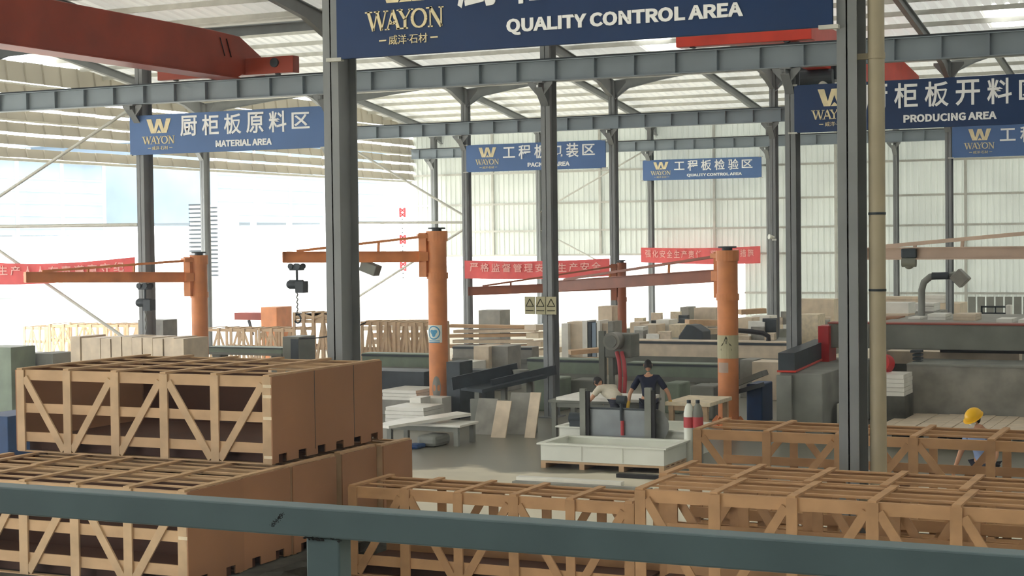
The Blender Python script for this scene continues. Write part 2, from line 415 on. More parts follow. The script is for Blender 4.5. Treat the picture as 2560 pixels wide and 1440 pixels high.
def serif_word(mb, x0, x1, z0, z1, Y, th=.012):
    """WAYON in flared capitals, drawn stroke by stroke in a 10 x 2 box"""
    S = []      # (ax, az, bx, bz, width)
    def st(a, b, c, d, w): S.append((a, b, c, d, w))
    def sf(x, z, w=.75): S.append((x-w/2, z, x+w/2, z, .14))
    st(.35,2,1.0,0,.34); st(1.0,0,1.45,1.7,.14); st(1.45,2,2.05,0,.34); st(2.05,0,2.6,2,.14); sf(.4,1.94,.9); sf(1.45,1.94,.7); sf(2.6,1.94,.6)
    st(2.75,0,3.45,2,.14); st(3.45,2,4.2,0,.36); st(3.0,.62,3.9,.62,.14); st(3.15,1.0,3.45,.55,.12); st(3.45,.55,3.75,1.0,.12); sf(2.75,.06,.6); sf(4.25,.06,.7)
    st(4.3,2,5.0,.95,.32); st(5.75,2,5.0,.95,.14); st(5.0,1.0,5.0,0,.34); sf(4.35,1.94,.75); sf(5.75,1.94,.6); sf(5.0,.06,.75)
    n = 20
    for i in range(n):
        a0, a1 = 2*math.pi*i/n, 2*math.pi*(i+1)/n
        wd = .16+.2*abs(math.cos((a0+a1)/2))
        st(6.75+.85*math.cos(a0), 1+.92*math.sin(a0), 6.75+.85*math.cos(a1), 1+.92*math.sin(a1), wd)
    st(8.15,0,8.15,2,.15); st(8.15,2,9.5,0,.36); st(9.5,0,9.5,2,.15); sf(8.0,1.94,.7); sf(8.15,.06,.6); sf(9.5,1.94,.6)
    kx, kz = (x1-x0)/10, (z1-z0)/2
    for a, b, c, d, w in S:
        dx, dz = c-a, d-b; L = math.hypot(dx, dz) or 1; nx, nz = -dz/L*w/2, dx/L*w/2
        q = [(a+nx, b+nz), (c+nx, d+nz), (c-nx, d-nz), (a-nx, b-nz)]
        mb.prism([(x0+u*kx, z0+v*kz) for u, v in q], 'y', Y-th, Y)
def sign(r, X0, X1, z0, z1, han, eng, eng_span, label, m='sign', gold='gold', Yo=-.30):
    Y = ROW[r]+Yo; W = X1-X0; H = z1-z0
    t = thing('hanging_sign', ((X0+X1)/2, Y, z0), label, 'sign', 'blue area signs hung between columns')
    B((X0, Y, z0), (X1, Y+.05, z1)).build('board', m, t, bevel=.006)
    mb = MB()
    for x in (X0, X1):
        for z in (z0, z1): mb.box((x-.14, Y-.01, z-.02), (x+.06, Y+.06, z+.02))
    mb.build('corner_clip', 'purlin', t)
    sx = W*.13/532; mb = MB(); zt = z1-H*.11
    put_poly(mb, LOGO, X0+W*.093, zt, sx, H*.36/211, Y); put_poly(mb, TRI, X0+W*.093, zt, sx, H*.36/211, Y)
    mb.build('logo', gold, t)
    mb = MB(); serif_word(mb, X0+W*.068, X0+W*.245, z0+H*.26, z0+H*.455, Y); mb.build('name_lettering', gold, t)
    mb = MB(); put_text(mb, '威洋·石材', X0+W*.12, X0+W*.205, z0+H*.11, z0+H*.205, Y)
    mb.box((X0+W*.098, Y-.01, z0+H*.15), (X0+W*.114, Y, z0+H*.165)).box((X0+W*.212, Y-.01, z0+H*.15), (X0+W*.228, Y, z0+H*.165))
    mb.build('small_lettering', gold, t)
    mb = MB(); n = len(han); pitch = W*.1135
    for i, ch in enumerate(han):
        x = X0+W*.272+i*pitch
        tall = (0.06 if ch in '工区' else 0)
        put_text(mb, ch, x, x+W*.088, z0+H*(.42+tall), z0+H*(.935-tall), Y, .016)
    mb.build('chinese_lettering', 'white', t)
    mb = MB(); put_text(mb, eng, X0+W*eng_span[0], X0+W*eng_span[1], z0+H*.12, z0+H*.28, Y, .016); mb.build('english_lettering', 'white', t)
    return t
ZS = {'A': (P(870, 147, ROW['A']-.3).z+P(2080, 66, ROW['A']-.3).z)/2, 'B': P(2250, 322, ROW['B']-.3).z, 'C': P(1350, 425, ROW['C']-.3).z, 'D': P(1750, 448, ROW['D']-.3).z, 'BL': P(580, 378, ROW['B']-.3).z, 'CR': P(2470, 392, ROW['C']-.3).z}
sign('A', -9.76, -4.02, ZS['A'], ZS['A']+1.12, '厨柜板检验区', 'QUALITY CONTROL AREA', (.375, .84), 'largest blue sign at the top of the picture reading quality control area')
sign('B', -28.15, -22.0, ZS['BL'], ZS['BL']+1.06, '厨柜板原料区', 'MATERIAL AREA', (.455, .74), 'haze-tinted blue sign at left reading material area', 'sign2')
sign('B', -9.78, -4.0, ZS['B'], ZS['B']+1.06, '厨柜板开料区', 'PRODUCING AREA', (.42, .76), 'dark blue sign at right reading producing area')
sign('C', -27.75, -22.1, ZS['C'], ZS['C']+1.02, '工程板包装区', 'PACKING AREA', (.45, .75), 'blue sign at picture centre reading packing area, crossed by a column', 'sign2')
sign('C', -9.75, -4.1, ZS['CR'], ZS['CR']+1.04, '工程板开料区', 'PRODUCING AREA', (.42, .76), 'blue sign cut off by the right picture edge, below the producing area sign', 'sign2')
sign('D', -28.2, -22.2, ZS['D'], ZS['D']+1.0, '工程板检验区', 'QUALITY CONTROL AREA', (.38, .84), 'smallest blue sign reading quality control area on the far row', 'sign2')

# ------------------------------------------------------------------ red banners
def banner(r, X0, X1, zt0, zt1, h0, h1, text, label, Yo=-.26, mirror=False, sag=.06):
    Y = ROW[r]+Yo
    t = thing('red_banner', ((X0+X1)/2, Y, min(zt0, zt1)-max(h0, h1)), label, 'banner', 'red slogan banners')
    n = 24; vs = []
    for i in range(n+1):
        u = i/n; x = X0+(X1-X0)*u; s = -sag*math.sin(math.pi*u); zt = zt0+(zt1-zt0)*u+s; h = h0+(h1-h0)*u
        yy = Y+.03*math.sin(u*19)
        vs += [(x, yy, zt), (x, yy+.01*math.sin(u*31), zt-h), (x, yy+.012, zt), (x, yy+.012, zt-h)]
    fs = []
    for i in range(n): a = i*4; b = a+4; fs += [(a, b, b+1, a+1), (a+2, a+3, b+3, b+2), (a, a+2, b+2, b), (a+1, b+1, b+3, a+3)]
    MB().add(vs, fs).build('cloth', 'banner', t)
    mb = MB(); zt = (zt0+zt1)/2; h = (h0+h1)/2; m = len(text)
    for i, ch in enumerate(text):
        u = .04+.92*i/m; v = u+.92/m*.78; x = X0+(X1-X0)*u; zc = zt0+(zt1-zt0)*u-sag*math.sin(math.pi*u)
        if ch in ',，': continue
        put_text(mb, ch, x, X0+(X1-X0)*v, zc-h*.62, zc-h*.14, Y-.035, .012, .006)
    mb.build('lettering', 'bannertext', t)
banner('B', -34.0, -28.1, EYE-.42, EYE-.34, .66, .44, '安全生产人人有责遵章守纪', 'pale red banner at the left edge behind the jib arm', sag=.12)
banner('C', -27.9, -22.0, EYE-.76, EYE-.72, .68, .64, '严格监督管理安全生产安全', 'red banner across picture centre, half hidden by the tall column')
banner('D', -28.35, -22.3, EYE-.46, EYE-.44, .72, .82, '强化安全生产责任，落实管理措施', 'small red banner on the far row right of picture centre')

# ------------------------------------------------------------------ bracing rods
def rod(p, q, r, label):
    o = MB().cyl(p, q, r, n=10).build('brace_rod', 'purlin', smooth=True)
    o0 = Vector(p); tag(o, label, 'rod', 'slanting wind braces')
    for v in o.data.vertices: v.co -= o0
    o.location = o0
YB_ = ROW['B']+.1; YC_ = ROW['C']+.1; YD_ = ROW['D']+.1
rod(P(322, 275, YB_), P(-150, 590, YB_), .045, 'pale slanting rod at upper left running down from the material area sign')
rod(P(-40, 600, YB_), P(312, 845, YB_), .045, 'grey slanting rod below the left red banner')
rod(P(-60, 567, YB_), P(345, 562, YB_), .05, 'thin level tie between column and left picture edge')
rod(P(880, 372, YC_), P(1165, 542, YC_), .045, 'slanting rod falling right from the thick front column to the packing column')
rod(P(1165, 570, YC_), P(880, 752, YC_), .045, 'slanting rod falling left behind the middle jib crane')
rod(P(830, 557, YC_), P(1165, 556, YC_), .05, 'level tie left of the packing area column')
rod(P(1340, 536, YD_), P(1606, 380, YD_), .04, 'thin rod rising right in front of the ribbed wall')
rod(P(1340, 570, YD_), P(1500, 655, YD_), .04, 'thin rod falling right in front of the ribbed wall')

# ------------------------------------------------------------------ bridge cranes
t = thing('bridge_crane', (-24.3, 35.98, 8.6), 'dark red box girder crane crossing the upper left corner', 'crane')
GX = -24.5
mb = MB(); w2 = .30
prof = [(17.2, 8.56), (35.5, 8.56), (35.7, 8.66), (36.75, 8.66), (36.75, 9.12), (35.6, 9.62), (34.4, 9.66), (17.2, 9.66)]
mb.prism(prof, 'x', GX-w2, GX+w2); mb.build('box_girder', 'rust', t, bevel=.02)
MB().box((GX-w2-.06, 17.2, 8.53), (GX+w2+.06, 35.5, 8.56)).build('bottom_flange', 'rust', t)
MB().box((-27.0, 35.83, 8.65), (-22.75, 36.13, 9.08)).build('end_carriage', 'rust', t, bevel=.015)
MB().cyl((-23.3, 35.78, 8.92), (-23.3, 35.83, 8.92), .12).build('wheel_cap', 'dark', t, smooth=True)
for x in (-23.3, -26.5): MB().cyl((x, 35.93, 8.72), (x, 36.03, 8.72), .1).build('wheel', 'dark', t, smooth=True)
mb = MB()
for dy in (0, .28): mb.bar((GX+w2+.004, 34.7+dy, 9.5), (GX+w2+.004, 34.9+dy, 9.05), .004, .05, (1,0,0))
mb.build('paint_mark', 'black', t)
t = thing('bridge_crane', (-11.0, 36.0, 8.7), 'bright red overhead crane with hoist behind the producing area sign', 'crane')
MB().box((-12.45, 35.8, 8.65), (-9.3, 36.15, 9.3)).build('end_carriage', 'red', t, bevel=.015)
for x in (-12.1, -9.9): MB().cyl((x, 35.92, 8.72), (x, 36.04, 8.72), .1).build('wheel', 'dark', t, smooth=True)
mb = MB().prism([(36.1, 8.95), (36.6, 8.75), (53.6, 8.75), (55.6, 9.3), (55.6, 9.6), (53.2, 9.85), (36.1, 9.85)], 'x', -11.4, -10.8)
mb.build('box_girder', 'red', t, bevel=.02)
MB().box((-12.6, 55.45, 9.0), (-9.6, 55.75, 9.35)).build('end_carriage', 'red', t, bevel=.015)
q = P(2040, 190, 44)
h = MB().box((q.x-.55, 43.6, q.z-.15), (q.x+.65, 44.6, q.z+.28)).cyl((q.x-.5, 43.5, q.z-.1), (q.x+.6, 43.5, q.z-.1), .22).build('hoist', 'dark', t, bevel=.02)
for dx in (-.5, .35):
    MB().cyl((q.x+dx, 43.4, q.z-.42), (q.x+dx, 43.4, q.z-.2), .22, .08).build('hoist_lamp', 'poly', t, smooth=True)

# ------------------------------------------------------------------ crates
def crate(X0, X1, Y0, Y1, z0, z1, nb, label, group, ends=(True, True), back=None, detail=True, bw=.1, rot=0, nlong=4, braces=None, mid=True, tone=0):
    wa_, wb_ = ('wood', 'wood2') if not tone else ('wood3', 'wood4')
    cx = (X0+X1)/2; t = thing('wooden_crate', (cx, Y0, z0), label, 'crate', group)
    th = .022; H = z1-z0; zr = z0+.11
    bay = (X1-X0-bw)/nb; px = [X0+bw/2+i*bay for i in range(nb+1)]
    for face, Y, s in (('f', Y0, 1), ('b', Y1, -1)):
        yo0, yo1 = Y, Y+s*th; yi0, yi1 = Y+s*th, Y+s*2*th
        for i, x in enumerate(px):
            MB().box((x-bw/2+jit(.004), yo0, z0+.005), (x+bw/2+jit(.004), yo1, z1-.02+jit(.004))).build('post', wa_, t)
        for zz in ([z1-.13] + ([z0+H*.5-.03] if mid else []) + [zr]):
            MB().box((X0, yi0, zz), (X1, yi1, zz+.1)).build('rail', wb_, t)
        for i in range(nb):
            k = (braces[i % len(braces)] if braces else (-1, 1, 1, -1, 1)[i % 5])
            if s < 0: k = -k
            if k == 0: continue
            xa, xb = px[i]+bw*.55, px[i+1]-bw*.55
            if k < 0: xa, xb = xb, xa
            MB().bar((xa, Y+s*th*.5+s*.001, z0+.03), (xb, Y+s*th*.5+s*.001, z1-.1), th*.9, .08, (0, 0, 1)).build('brace', wa_, t)
    for i, x in enumerate(px):
        if 0 <= i <= nb: MB().box((x-bw*.36, Y0-.005, z1-.02), (x+bw*.36, Y1+.01, z1+jit(.003))).build('top_slat', wb_, t)
    for j in range(nlong):
        y = Y0+.05+(Y1-Y0-.1)*(j+.0)/(max(1, nlong-1))
        MB().box((X0, y-.026, z1-.034), (X1, y+.026, z1-.021)).build('long_slat', wb_, t)
    for e, x in ((0, X0), (1, X1)):
        s = 1 if e == 0 else -1
        if ends[e]:
            W_ = Y1-Y0; nn = max(2, round(W_/.36)); pl = [(Y0, z0+.012)]
            for j in range(nn):
                c_ = Y0+W_*(j+.5)/nn; pl += [(c_-.075, z0+.012), (c_-.075, z0+.095), (c_+.075, z0+.095), (c_+.075, z0+.012)]
            pl += [(Y1, z0+.012), (Y1, z1-.02), (Y0, z1-.02)]
            MB().prism(pl, 'x', x-s*.012, x+s*.002).build('end_panel', 'ply', t)
            if Y1-Y0 > 1.2:
                for yy in (Y0+(Y1-Y0)*.36, Y0+(Y1-Y0)*.72): B((x-s*.0135, yy-.004, z0+.07), (x-s*.012, yy+.004, z1-.02)).build('panel_joint', 'dark', t)
    for j in (0, 1, 2):
        y = Y0+.2+(Y1-Y0-.4)*j/2
        B((X0+.03, y-.04, z0), (X1-.03, y+.04, z0+.09)).build('runner', 'board', t)
    for y in (Y0+.035, Y1-.035): B((X0, y-.03, z0), (X1, y+.03, z0+.012)).build('skid', wb_, t)
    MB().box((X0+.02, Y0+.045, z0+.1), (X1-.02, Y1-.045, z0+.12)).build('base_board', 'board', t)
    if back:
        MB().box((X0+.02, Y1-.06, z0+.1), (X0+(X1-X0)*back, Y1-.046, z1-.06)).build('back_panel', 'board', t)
    if detail:
        for zz in (z1-.13, z0+H*.74, z0+H*.5, z0+.06):
            MB().box((X1-.09, Y0-.004, zz), (X1+.006, Y0+.03, zz+.03)).build('strap_clip', 'paleply', t)
    if rot:
        t.rotation_euler.z = rot
    return t
BR = (-1, 1, 1, -1, 1)
gl = 'wooden crates in the stack at left'
zt = EYE-1.305; zm = EYE-2.205; zb = EYE-3.105
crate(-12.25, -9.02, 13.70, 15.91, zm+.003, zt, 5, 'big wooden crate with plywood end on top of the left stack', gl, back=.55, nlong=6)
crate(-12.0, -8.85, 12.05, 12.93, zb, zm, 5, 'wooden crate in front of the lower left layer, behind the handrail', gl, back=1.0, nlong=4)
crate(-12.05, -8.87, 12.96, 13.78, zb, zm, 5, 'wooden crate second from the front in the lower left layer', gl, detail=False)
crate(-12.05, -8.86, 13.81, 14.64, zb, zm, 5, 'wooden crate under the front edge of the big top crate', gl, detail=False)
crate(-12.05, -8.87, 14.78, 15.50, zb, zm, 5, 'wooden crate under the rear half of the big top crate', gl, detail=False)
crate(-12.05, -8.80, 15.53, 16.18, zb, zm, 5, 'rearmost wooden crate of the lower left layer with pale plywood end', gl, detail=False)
crate(-15.4, -12.2, 12.5, 13.6, zb, zm, 5, 'wooden crate left of the lower left layer, cut by the picture edge', gl, detail=False)
# rough stone block the left stack stands on
def rough_block(name, a, b, m, label, cat, n=10, amp=.05, seed=1):
    rnd = random.Random(seed); bm = bmesh.new(); bmesh.ops.create_cube(bm, size=1); bmesh.ops.subdivide_edges(bm, edges=bm.edges, cuts=n, use_grid_fill=True)
    c = Vector([(a[i]+b[i])/2 for i in range(3)]); s = Vector([abs(b[i]-a[i]) for i in range(3)])
    for v in bm.verts:
        inner = abs(v.co.z) > .49
        v.co = Vector((v.co.x*s.x, v.co.y*s.y, v.co.z*s.z))+Vector((rnd.uniform(-amp, amp), rnd.uniform(-amp, amp), 0 if inner else rnd.uniform(-amp, amp)))
    me = D.meshes.new(name); bm.to_mesh(me); bm.free(); me.materials.append(M_[m]); o = D.objects.new(name, me); COL.objects.link(o)
    o.location = c; return tag(o, label, cat)
rough_block('stone_block', (-12.2, 11.9, 0), (-8.62, 16.1, zb-.002), 'rough', 'rough dark grey stone block under the lower left crates', 'stone', 14, .04)
# middle and right stacks
gm = 'open wooden crates stacked behind the handrail'
zq = EYE-2.45
for k, lb in ((0, 'open slatted crate on top of the low middle stack'), (1, 'open slatted crate at the bottom of the low middle stack')):
    crate(-8.50, -5.42, 14.28, 15.10, zq-.92*(k+1)+.005, zq-.92*k, 5, lb, gm, tone=1, ends=(False, False), detail=False, nlong=4, braces=(1, -1, 1, -1, 1))
zr_ = EYE-2.2
for k, nm in ((0, 'top'), (1, 'bottom')):
    z1_ = zr_-1.05*k; z0_ = z1_-1.045
    crate(-5.15, -1.62, 13.58, 14.47, z0_, z1_, 5, 'open crate at the %s of the right stack, nearest the handrail' % nm, gm, tone=1, ends=(False, False), detail=False, braces=(-1, 1, 1, -1, -1))
    crate(-5.25, -1.72, 14.49, 15.42, z0_, z1_, 5, 'open crate at the %s of the right stack, second from the handrail' % nm, gm, tone=1, ends=(False, False), detail=False, braces=(-1, 0, 1, -1, 0))
    crate(-6.12, -1.90, 18.08, 19.25, z0_, z1_, 5, 'open crate at the %s of the rear right stack, in front of the helmeted worker' % nm, gm, tone=1, ends=(False, False), detail=False, braces=(-1, 1, 1, -1, 0))

# ------------------------------------------------------------------ handrail
t = thing('handrail', (-1.9, 2.97, 2.7), 'teal grey steel handrail across the bottom of the picture', 'railing')
zr0 = EYE-.56
MB().box((-4.6, 2.95, zr0-.063), (1.2, 3.01, zr0)).build('top_rail', 'rail', t, bevel=.004)
pa, pb = P(768, 1360, 2.96).x, P(851, 1360, 2.96).x
MB().box((pa, 2.955, 2.7), (pb, 3.005, zr0-.063)).build('post', 'rail', t, bevel=.004)
MB().box((pa-1.9, 2.955, 2.7), (pb-1.9, 3.005, zr0-.063)).build('post', 'rail', t, bevel=.004)
MB().box((pa+1.9, 2.955, 2.7), (pb+1.9, 3.005, zr0-.063)).build('post', 'rail', t, bevel=.004)
MB().box((-4.6, 2.96, zr0-.55), (1.2, 3.0, zr0-.51)).build('mid_rail', 'rail', t, bevel=.004)
mb = MB()
for i in range(46):
    x = random.uniform(pa-.002, pb+.004); z = zr0-.063+random.gauss(0, .004)
    mb.ball((x, 2.952, z), random.uniform(.002, .006), .0015, random.uniform(.0008, .0022), 6, 4)
mb.build('weld_bead', 'burn', t)
mb = MB(); a = P(693, 1300, 2.949)
for i in range(90):
    u = random.random(); x = a.x+(u-.5)*.03+random.gauss(0, .002); z = a.z+(u-.5)*.03+random.gauss(0, .003)
    mb.ball((x, 2.9505, z), random.uniform(.001, .003), .0008, random.uniform(.0008, .0018), 6, 4)
mb.build('scorch_mark', 'burn', t)

# ------------------------------------------------------------------ jib cranes
def jib(mx, my, ztop, tip, zarm, rm, label, m='orange', post_at=(.33, .62), hoist_at=None, armh=.25, am=None):
    am = am or m; t = thing('jib_crane', (mx, my, 0), label, 'crane', 'pillar jib cranes')
    MB().cyl((mx, my, .03), (mx, my, ztop), rm, n=28).build('mast', m, t, smooth=True)
    MB().cyl((mx, my, 0), (mx, my, .04), rm*1.7, n=28).build('base_plate', m, t, smooth=True)
    mb = MB()
    for k in range(6):
        a = k*math.pi/3; c, s = math.cos(a), math.sin(a)
        mb.bar((mx+c*rm, my+s*rm, .22), (mx+c*rm*1.5, my+s*rm*1.5, .08), .02, .12)
    mb.build('gusset', m, t)
    tip = Vector(tip); b = Vector((mx, my, 0)); d = Vector((tip.x-mx, tip.y-my, 0)); L = d.length; d.normalize()
    p0 = b+d*(rm+.22)+Vector((0, 0, zarm)); p1 = b+d*L+Vector((0, 0, tip.z))
    u = Vector((0, 0, 1)); r = d.cross(u)
    def fr(s, z): return p0.lerp(p1, s)+u*z
    mb = MB()
    mb.bar(fr(0, 0), fr(1, 0), .02, armh)
    mb.bar(fr(0, armh/2), fr(1, armh/2), .14, .015); mb.bar(fr(0, -armh/2), fr(1, -armh/2), .16, .02)
    mb.bar(fr(1, 0)-d*.01, fr(1, 0)+d*.01, .16, armh)
    mb.build('arm', am, t)
    zt_ = ztop-.12
    top = b+d*(rm+.2)+u*zt_
    mb = MB().bar(top, fr(.9, armh/2+.02), .06, .06)
    mb.build('tie_bar', am, t)
    for s in post_at:
        q = fr(s, armh/2); zt2 = top.lerp(fr(.9, armh/2+.02), s/.9)
        MB().bar(q, zt2, .05, .05).build('strut', m, t)
    mb = MB().cyl(b+u*(zt_-.1), b+u*(zt_+.14), rm*1.12).cyl(b+u*(zarm-.55), b+u*(zarm-.4), rm*1.12)
    mb.bar(b+d*(rm+.1)+u*(zarm-.5), b+d*(rm+.1)+u*(zt_+.1), .2, .12)
    mb.bar(b+d*(rm)+u*(zt_+.02), top+d*.05+u*.02, .25, .1); mb.bar(b+d*rm+u*(zarm), p0, .25, .22)
    mb.build('slewing_bracket', m, t)
    MB().cyl(b+u*ztop, b+u*(ztop+.07), rm*.5).cyl(b+u*(ztop+.07), b+u*(ztop+.11), rm*.9).build('top_bearing', 'dark', t, smooth=True)
    return t, fr, d, u
def hoist(p, drop, label, box=False):
    p = Vector(p)-Vector((0, 0, .13)); t = thing('chain_hoist', p, label, 'hoist', 'chain hoists on the jib arms')
    MB().box(p+Vector((-.16, -.1, -.02)), p+Vector((.16, .1, .12))).build('trolley', 'dark', t, bevel=.02)
    for s in (-1, 1): MB().cyl(p+Vector((-.1, s*.1, .08)), p+Vector((-.1, s*.14, .08)), .07).cyl(p+Vector((.1, s*.1, .08)), p+Vector((.1, s*.14, .08)), .07).build('wheel', 'dark', t, smooth=True)
    c = p-Vector((0, 0, .36)); MB().cyl(c+Vector((-.2, 0, 0)), c+Vector((.16, 0, 0)), .11).ball(c+Vector((-.2, 0, 0)), .09, .1, .1).box(c+Vector((.02, -.12, -.2)), c+Vector((.24, .12, .08))).build('motor', 'dark', t, smooth=True)
    MB().cyl(p-Vector((0, 0, .3)), p, .03).build('hanger', 'dark', t)
    MB().tube([c-Vector((.02*math.sin(i*2.1), 0, .16+i*drop/14)) for i in range(15)], .018, 6).build('chain', 'blade', t)
    e = c-Vector((0, 0, .16+drop))
    MB().tube([e+Vector((.09*math.sin(a), 0, -.02-.1*(1-math.cos(a)))) for a in [x*.35 for x in range(0, 13)]], .022, 8).build('hook', 'dark', t, smooth=True)
    return t
YJ = 36.4-.6
p = P(497, 640, YJ); tipp = P(63, 693, YJ-4.2); ar = P(475, 692, YJ)
t, fr, d, u = jib(p.x, YJ, p.z, tipp, ar.z, .215, 'orange jib crane at left with its arm pointing left over the red banner')
q = fr(.36, -.18); MB().box((0, 0, 0), (0, 0, 0))
hp = fr(.26, -.17); hoist(hp, 1.0, 'grey chain hoist hanging from the left jib arm over the stone bundles')
qs = fr(.66, .0); mb = MB().bar(fr(.56, .0)-d.cross(u)*-.012, fr(.66, .0)-d.cross(u)*-.012, .004, .15); mb.build('white_label', 'white', t)
p = P(1092, 580, YJ); tipp = P(707, 643, YJ-2.2); ar = P(1060, 641, YJ)
t, fr, d, u = jib(p.x, YJ, p.z, tipp, ar.z, .235, 'orange jib crane right of picture centre-left with a round blue notice on its mast', post_at=(.30, .62))
MX, MY = p.x, YJ
for (za, zb_, nm, mm) in ((812, 855, 'notice_board', 'poly'),):
    a = P(1092, za, MY); b = P(1092, zb_, MY)
    mb = MB(); n = 10; th0 = -math.pi*.80; th1 = -math.pi*.22; vs = []
    for i in range(n+1):
        an = th0+(th1-th0)*i/n; vs += [(MX+.243*math.cos(an), MY+.243*math.sin(an), a.z), (MX+.243*math.cos(an), MY+.243*math.sin(an), b.z)]
    mb.add(vs, [(2*i, 2*i+2, 2*i+3, 2*i+1) for i in range(n)]); nb_ = mb.build(nm, mm, t)
    mb = MB(); zc = (a.z+b.z)/2+.03; vs = []; n = 24        # ring and head-shaped blob wrapped on the mast
    for i in range(n):
        for rr in (.17, .14):
            an = 2*math.pi*i/n; tt = -math.pi*.50+rr*math.cos(an)/.245
            vs.append((MX+.247*math.cos(tt), MY+.247*math.sin(tt), zc+rr*math.sin(an)))
    mb.add(vs, [(2*i, (2*i+2) % (2*n), (2*i+3) % (2*n), 2*i+1) for i in range(n)])
    vs = [(MX+.247*math.cos(-math.pi*.50), MY+.247*math.sin(-math.pi*.50), zc)]
    for i in range(n):
        an = 2*math.pi*i/n; rr = .085+.02*math.sin(3*an); tt = -math.pi*.50+rr*math.cos(an)/.245
        vs.append((MX+.247*math.cos(tt), MY+.247*math.sin(tt), zc+rr*math.sin(an)))
    mb.add(vs, [(0, 1+i, 1+(i+1) % n) for i in range(n)])
    for zz in (.19, .23):
        vs = []
        for i in range(9):
            tt = -math.pi*.70+math.pi*.4*i/8; vs += [(MX+.247*math.cos(tt), MY+.247*math.sin(tt), zc-zz), (MX+.247*math.cos(tt), MY+.247*math.sin(tt), zc-zz-.018)]
        mb.add(vs, [(2*i, 2*i+2, 2*i+3, 2*i+1) for i in range(8)])
    mb.build('notice_print', 'bluesign', nb_)
# oval access hole near the foot of the middle mast
mb = MB(); a = P(1100, 968, MY); vs = [(MX+.2385*math.cos(-1.35), MY+.2385*math.sin(-1.35), a.z)]; n = 24
for i in range(n):
    an = 2*math.pi*i/n; tt = -1.35+.11*math.cos(an)/.2385; vs.append((MX+.2385*math.cos(tt), MY+.2385*math.sin(tt), a.z+.29*math.sin(an)))
mb.add(vs, [(0, 1+i, 1+(i+1) % n) for i in range(n)]); mb.build('access_hole', 'slab', t)
hp = fr(.90, -.17); hoist(hp, .55, 'dark chain hoist at the tip of the middle jib arm')
p = P(1818, 628, YJ); tipp = P(1375, 716, YJ+4.6); ar = P(1790, 690, YJ)
t, fr, d, u = jib(p.x, YJ, p.z, tipp, ar.z, .235, 'orange jib crane at right with a yellow warning notice on its mast', post_at=(.25, .6), armh=.27, am='brown_backlit')
MX, MY = p.x, YJ
def wrap(za, zb_, m, nm, par, r=.242, th0=-math.pi*.95, th1=math.pi*.02):
    a = P(1818, za, MY); b = P(1818, zb_, MY); n = 12; vs = []
    for i in range(n+1):
        an = th0+(th1-th0)*i/n; vs += [(MX+r*math.cos(an), MY+r*math.sin(an), a.z), (MX+r*math.cos(an), MY+r*math.sin(an), b.z)]
    return MB().add(vs, [(2*i, 2*i+2, 2*i+3, 2*i+1) for i in range(n)]).build(nm, m, par), a.z, b.z
o, za_, zb2 = wrap(837, 895, 'yellowsign', 'warning_notice', t)
mb = MB(); cz = (za_+zb2)/2+.12; tc = -math.pi*.46
def wp(u_, v_, r=.246): return (MX+r*math.cos(tc+u_/r), MY+r*math.sin(tc+u_/r), cz+v_)
tri = [(0, .13), (-.13, -.1), (.13, -.1)]; tri2 = [(0, .075), (-.08, -.07), (.08, -.07)]
mb.add([wp(*k) for k in tri]+[wp(*k) for k in tri2], [(0,1,4,3), (1,2,5,4), (2,0,3,5)])
mb.add([wp(-.01, .03), wp(.01, .03), wp(.01, -.05), wp(-.01, -.05)], [(0,1,2,3)])
mb.add([wp(-.13, -.16), wp(.13, -.16), wp(.13, -.2), wp(-.13, -.2)], [(0,1,2,3)])
mb.build('triangle_print', 'warn', o)
wrap(905, 930, 'peach', 'paper_notice', t, th0=-math.pi*.75, th1=-math.pi*.40)
# far crane behind, its arm reaching left
p = P(1554, 658, 52); tipp = P(1172, 728, 51); ar = P(1545, 712, 52)
jib(p.x, 52, p.z, tipp, ar.z-.02, .15, 'brown jib crane farther back behind the centre, thin mast and long arm', m='brown_backlit', post_at=(.4, .7), armh=.28)
# beige crane at the right edge
YK = 26.0
p = P(2660, 560, YK); tipp = P(2165, 634, YK+.5); ar = P(2640, 631, YK)
t, fr, d, u = jib(p.x, YK, p.z, tipp, ar.z, .2, 'dusty beige jib crane whose arm enters from the right picture edge', m='peach', post_at=(.42, .70), armh=.18)
q = P(2275, 640, YK+.4)
t = thing('chain_hoist', q, 'small dark trolley hoist on the beige jib arm', 'hoist', 'chain hoists on the jib arms')
MB().box(q+Vector((-.12, -.12, -.03)), q+Vector((.12, -.04, .12))).build('trolley', 'dark', t, bevel=.02)
MB().cyl(q+Vector((-.11, -.08, -.1)), q+Vector((.11, -.08, -.1)), .075).ball(q+Vector((0, -.08, -.14)), .08, .06, .07).build('motor', 'machine', t, smooth=True)

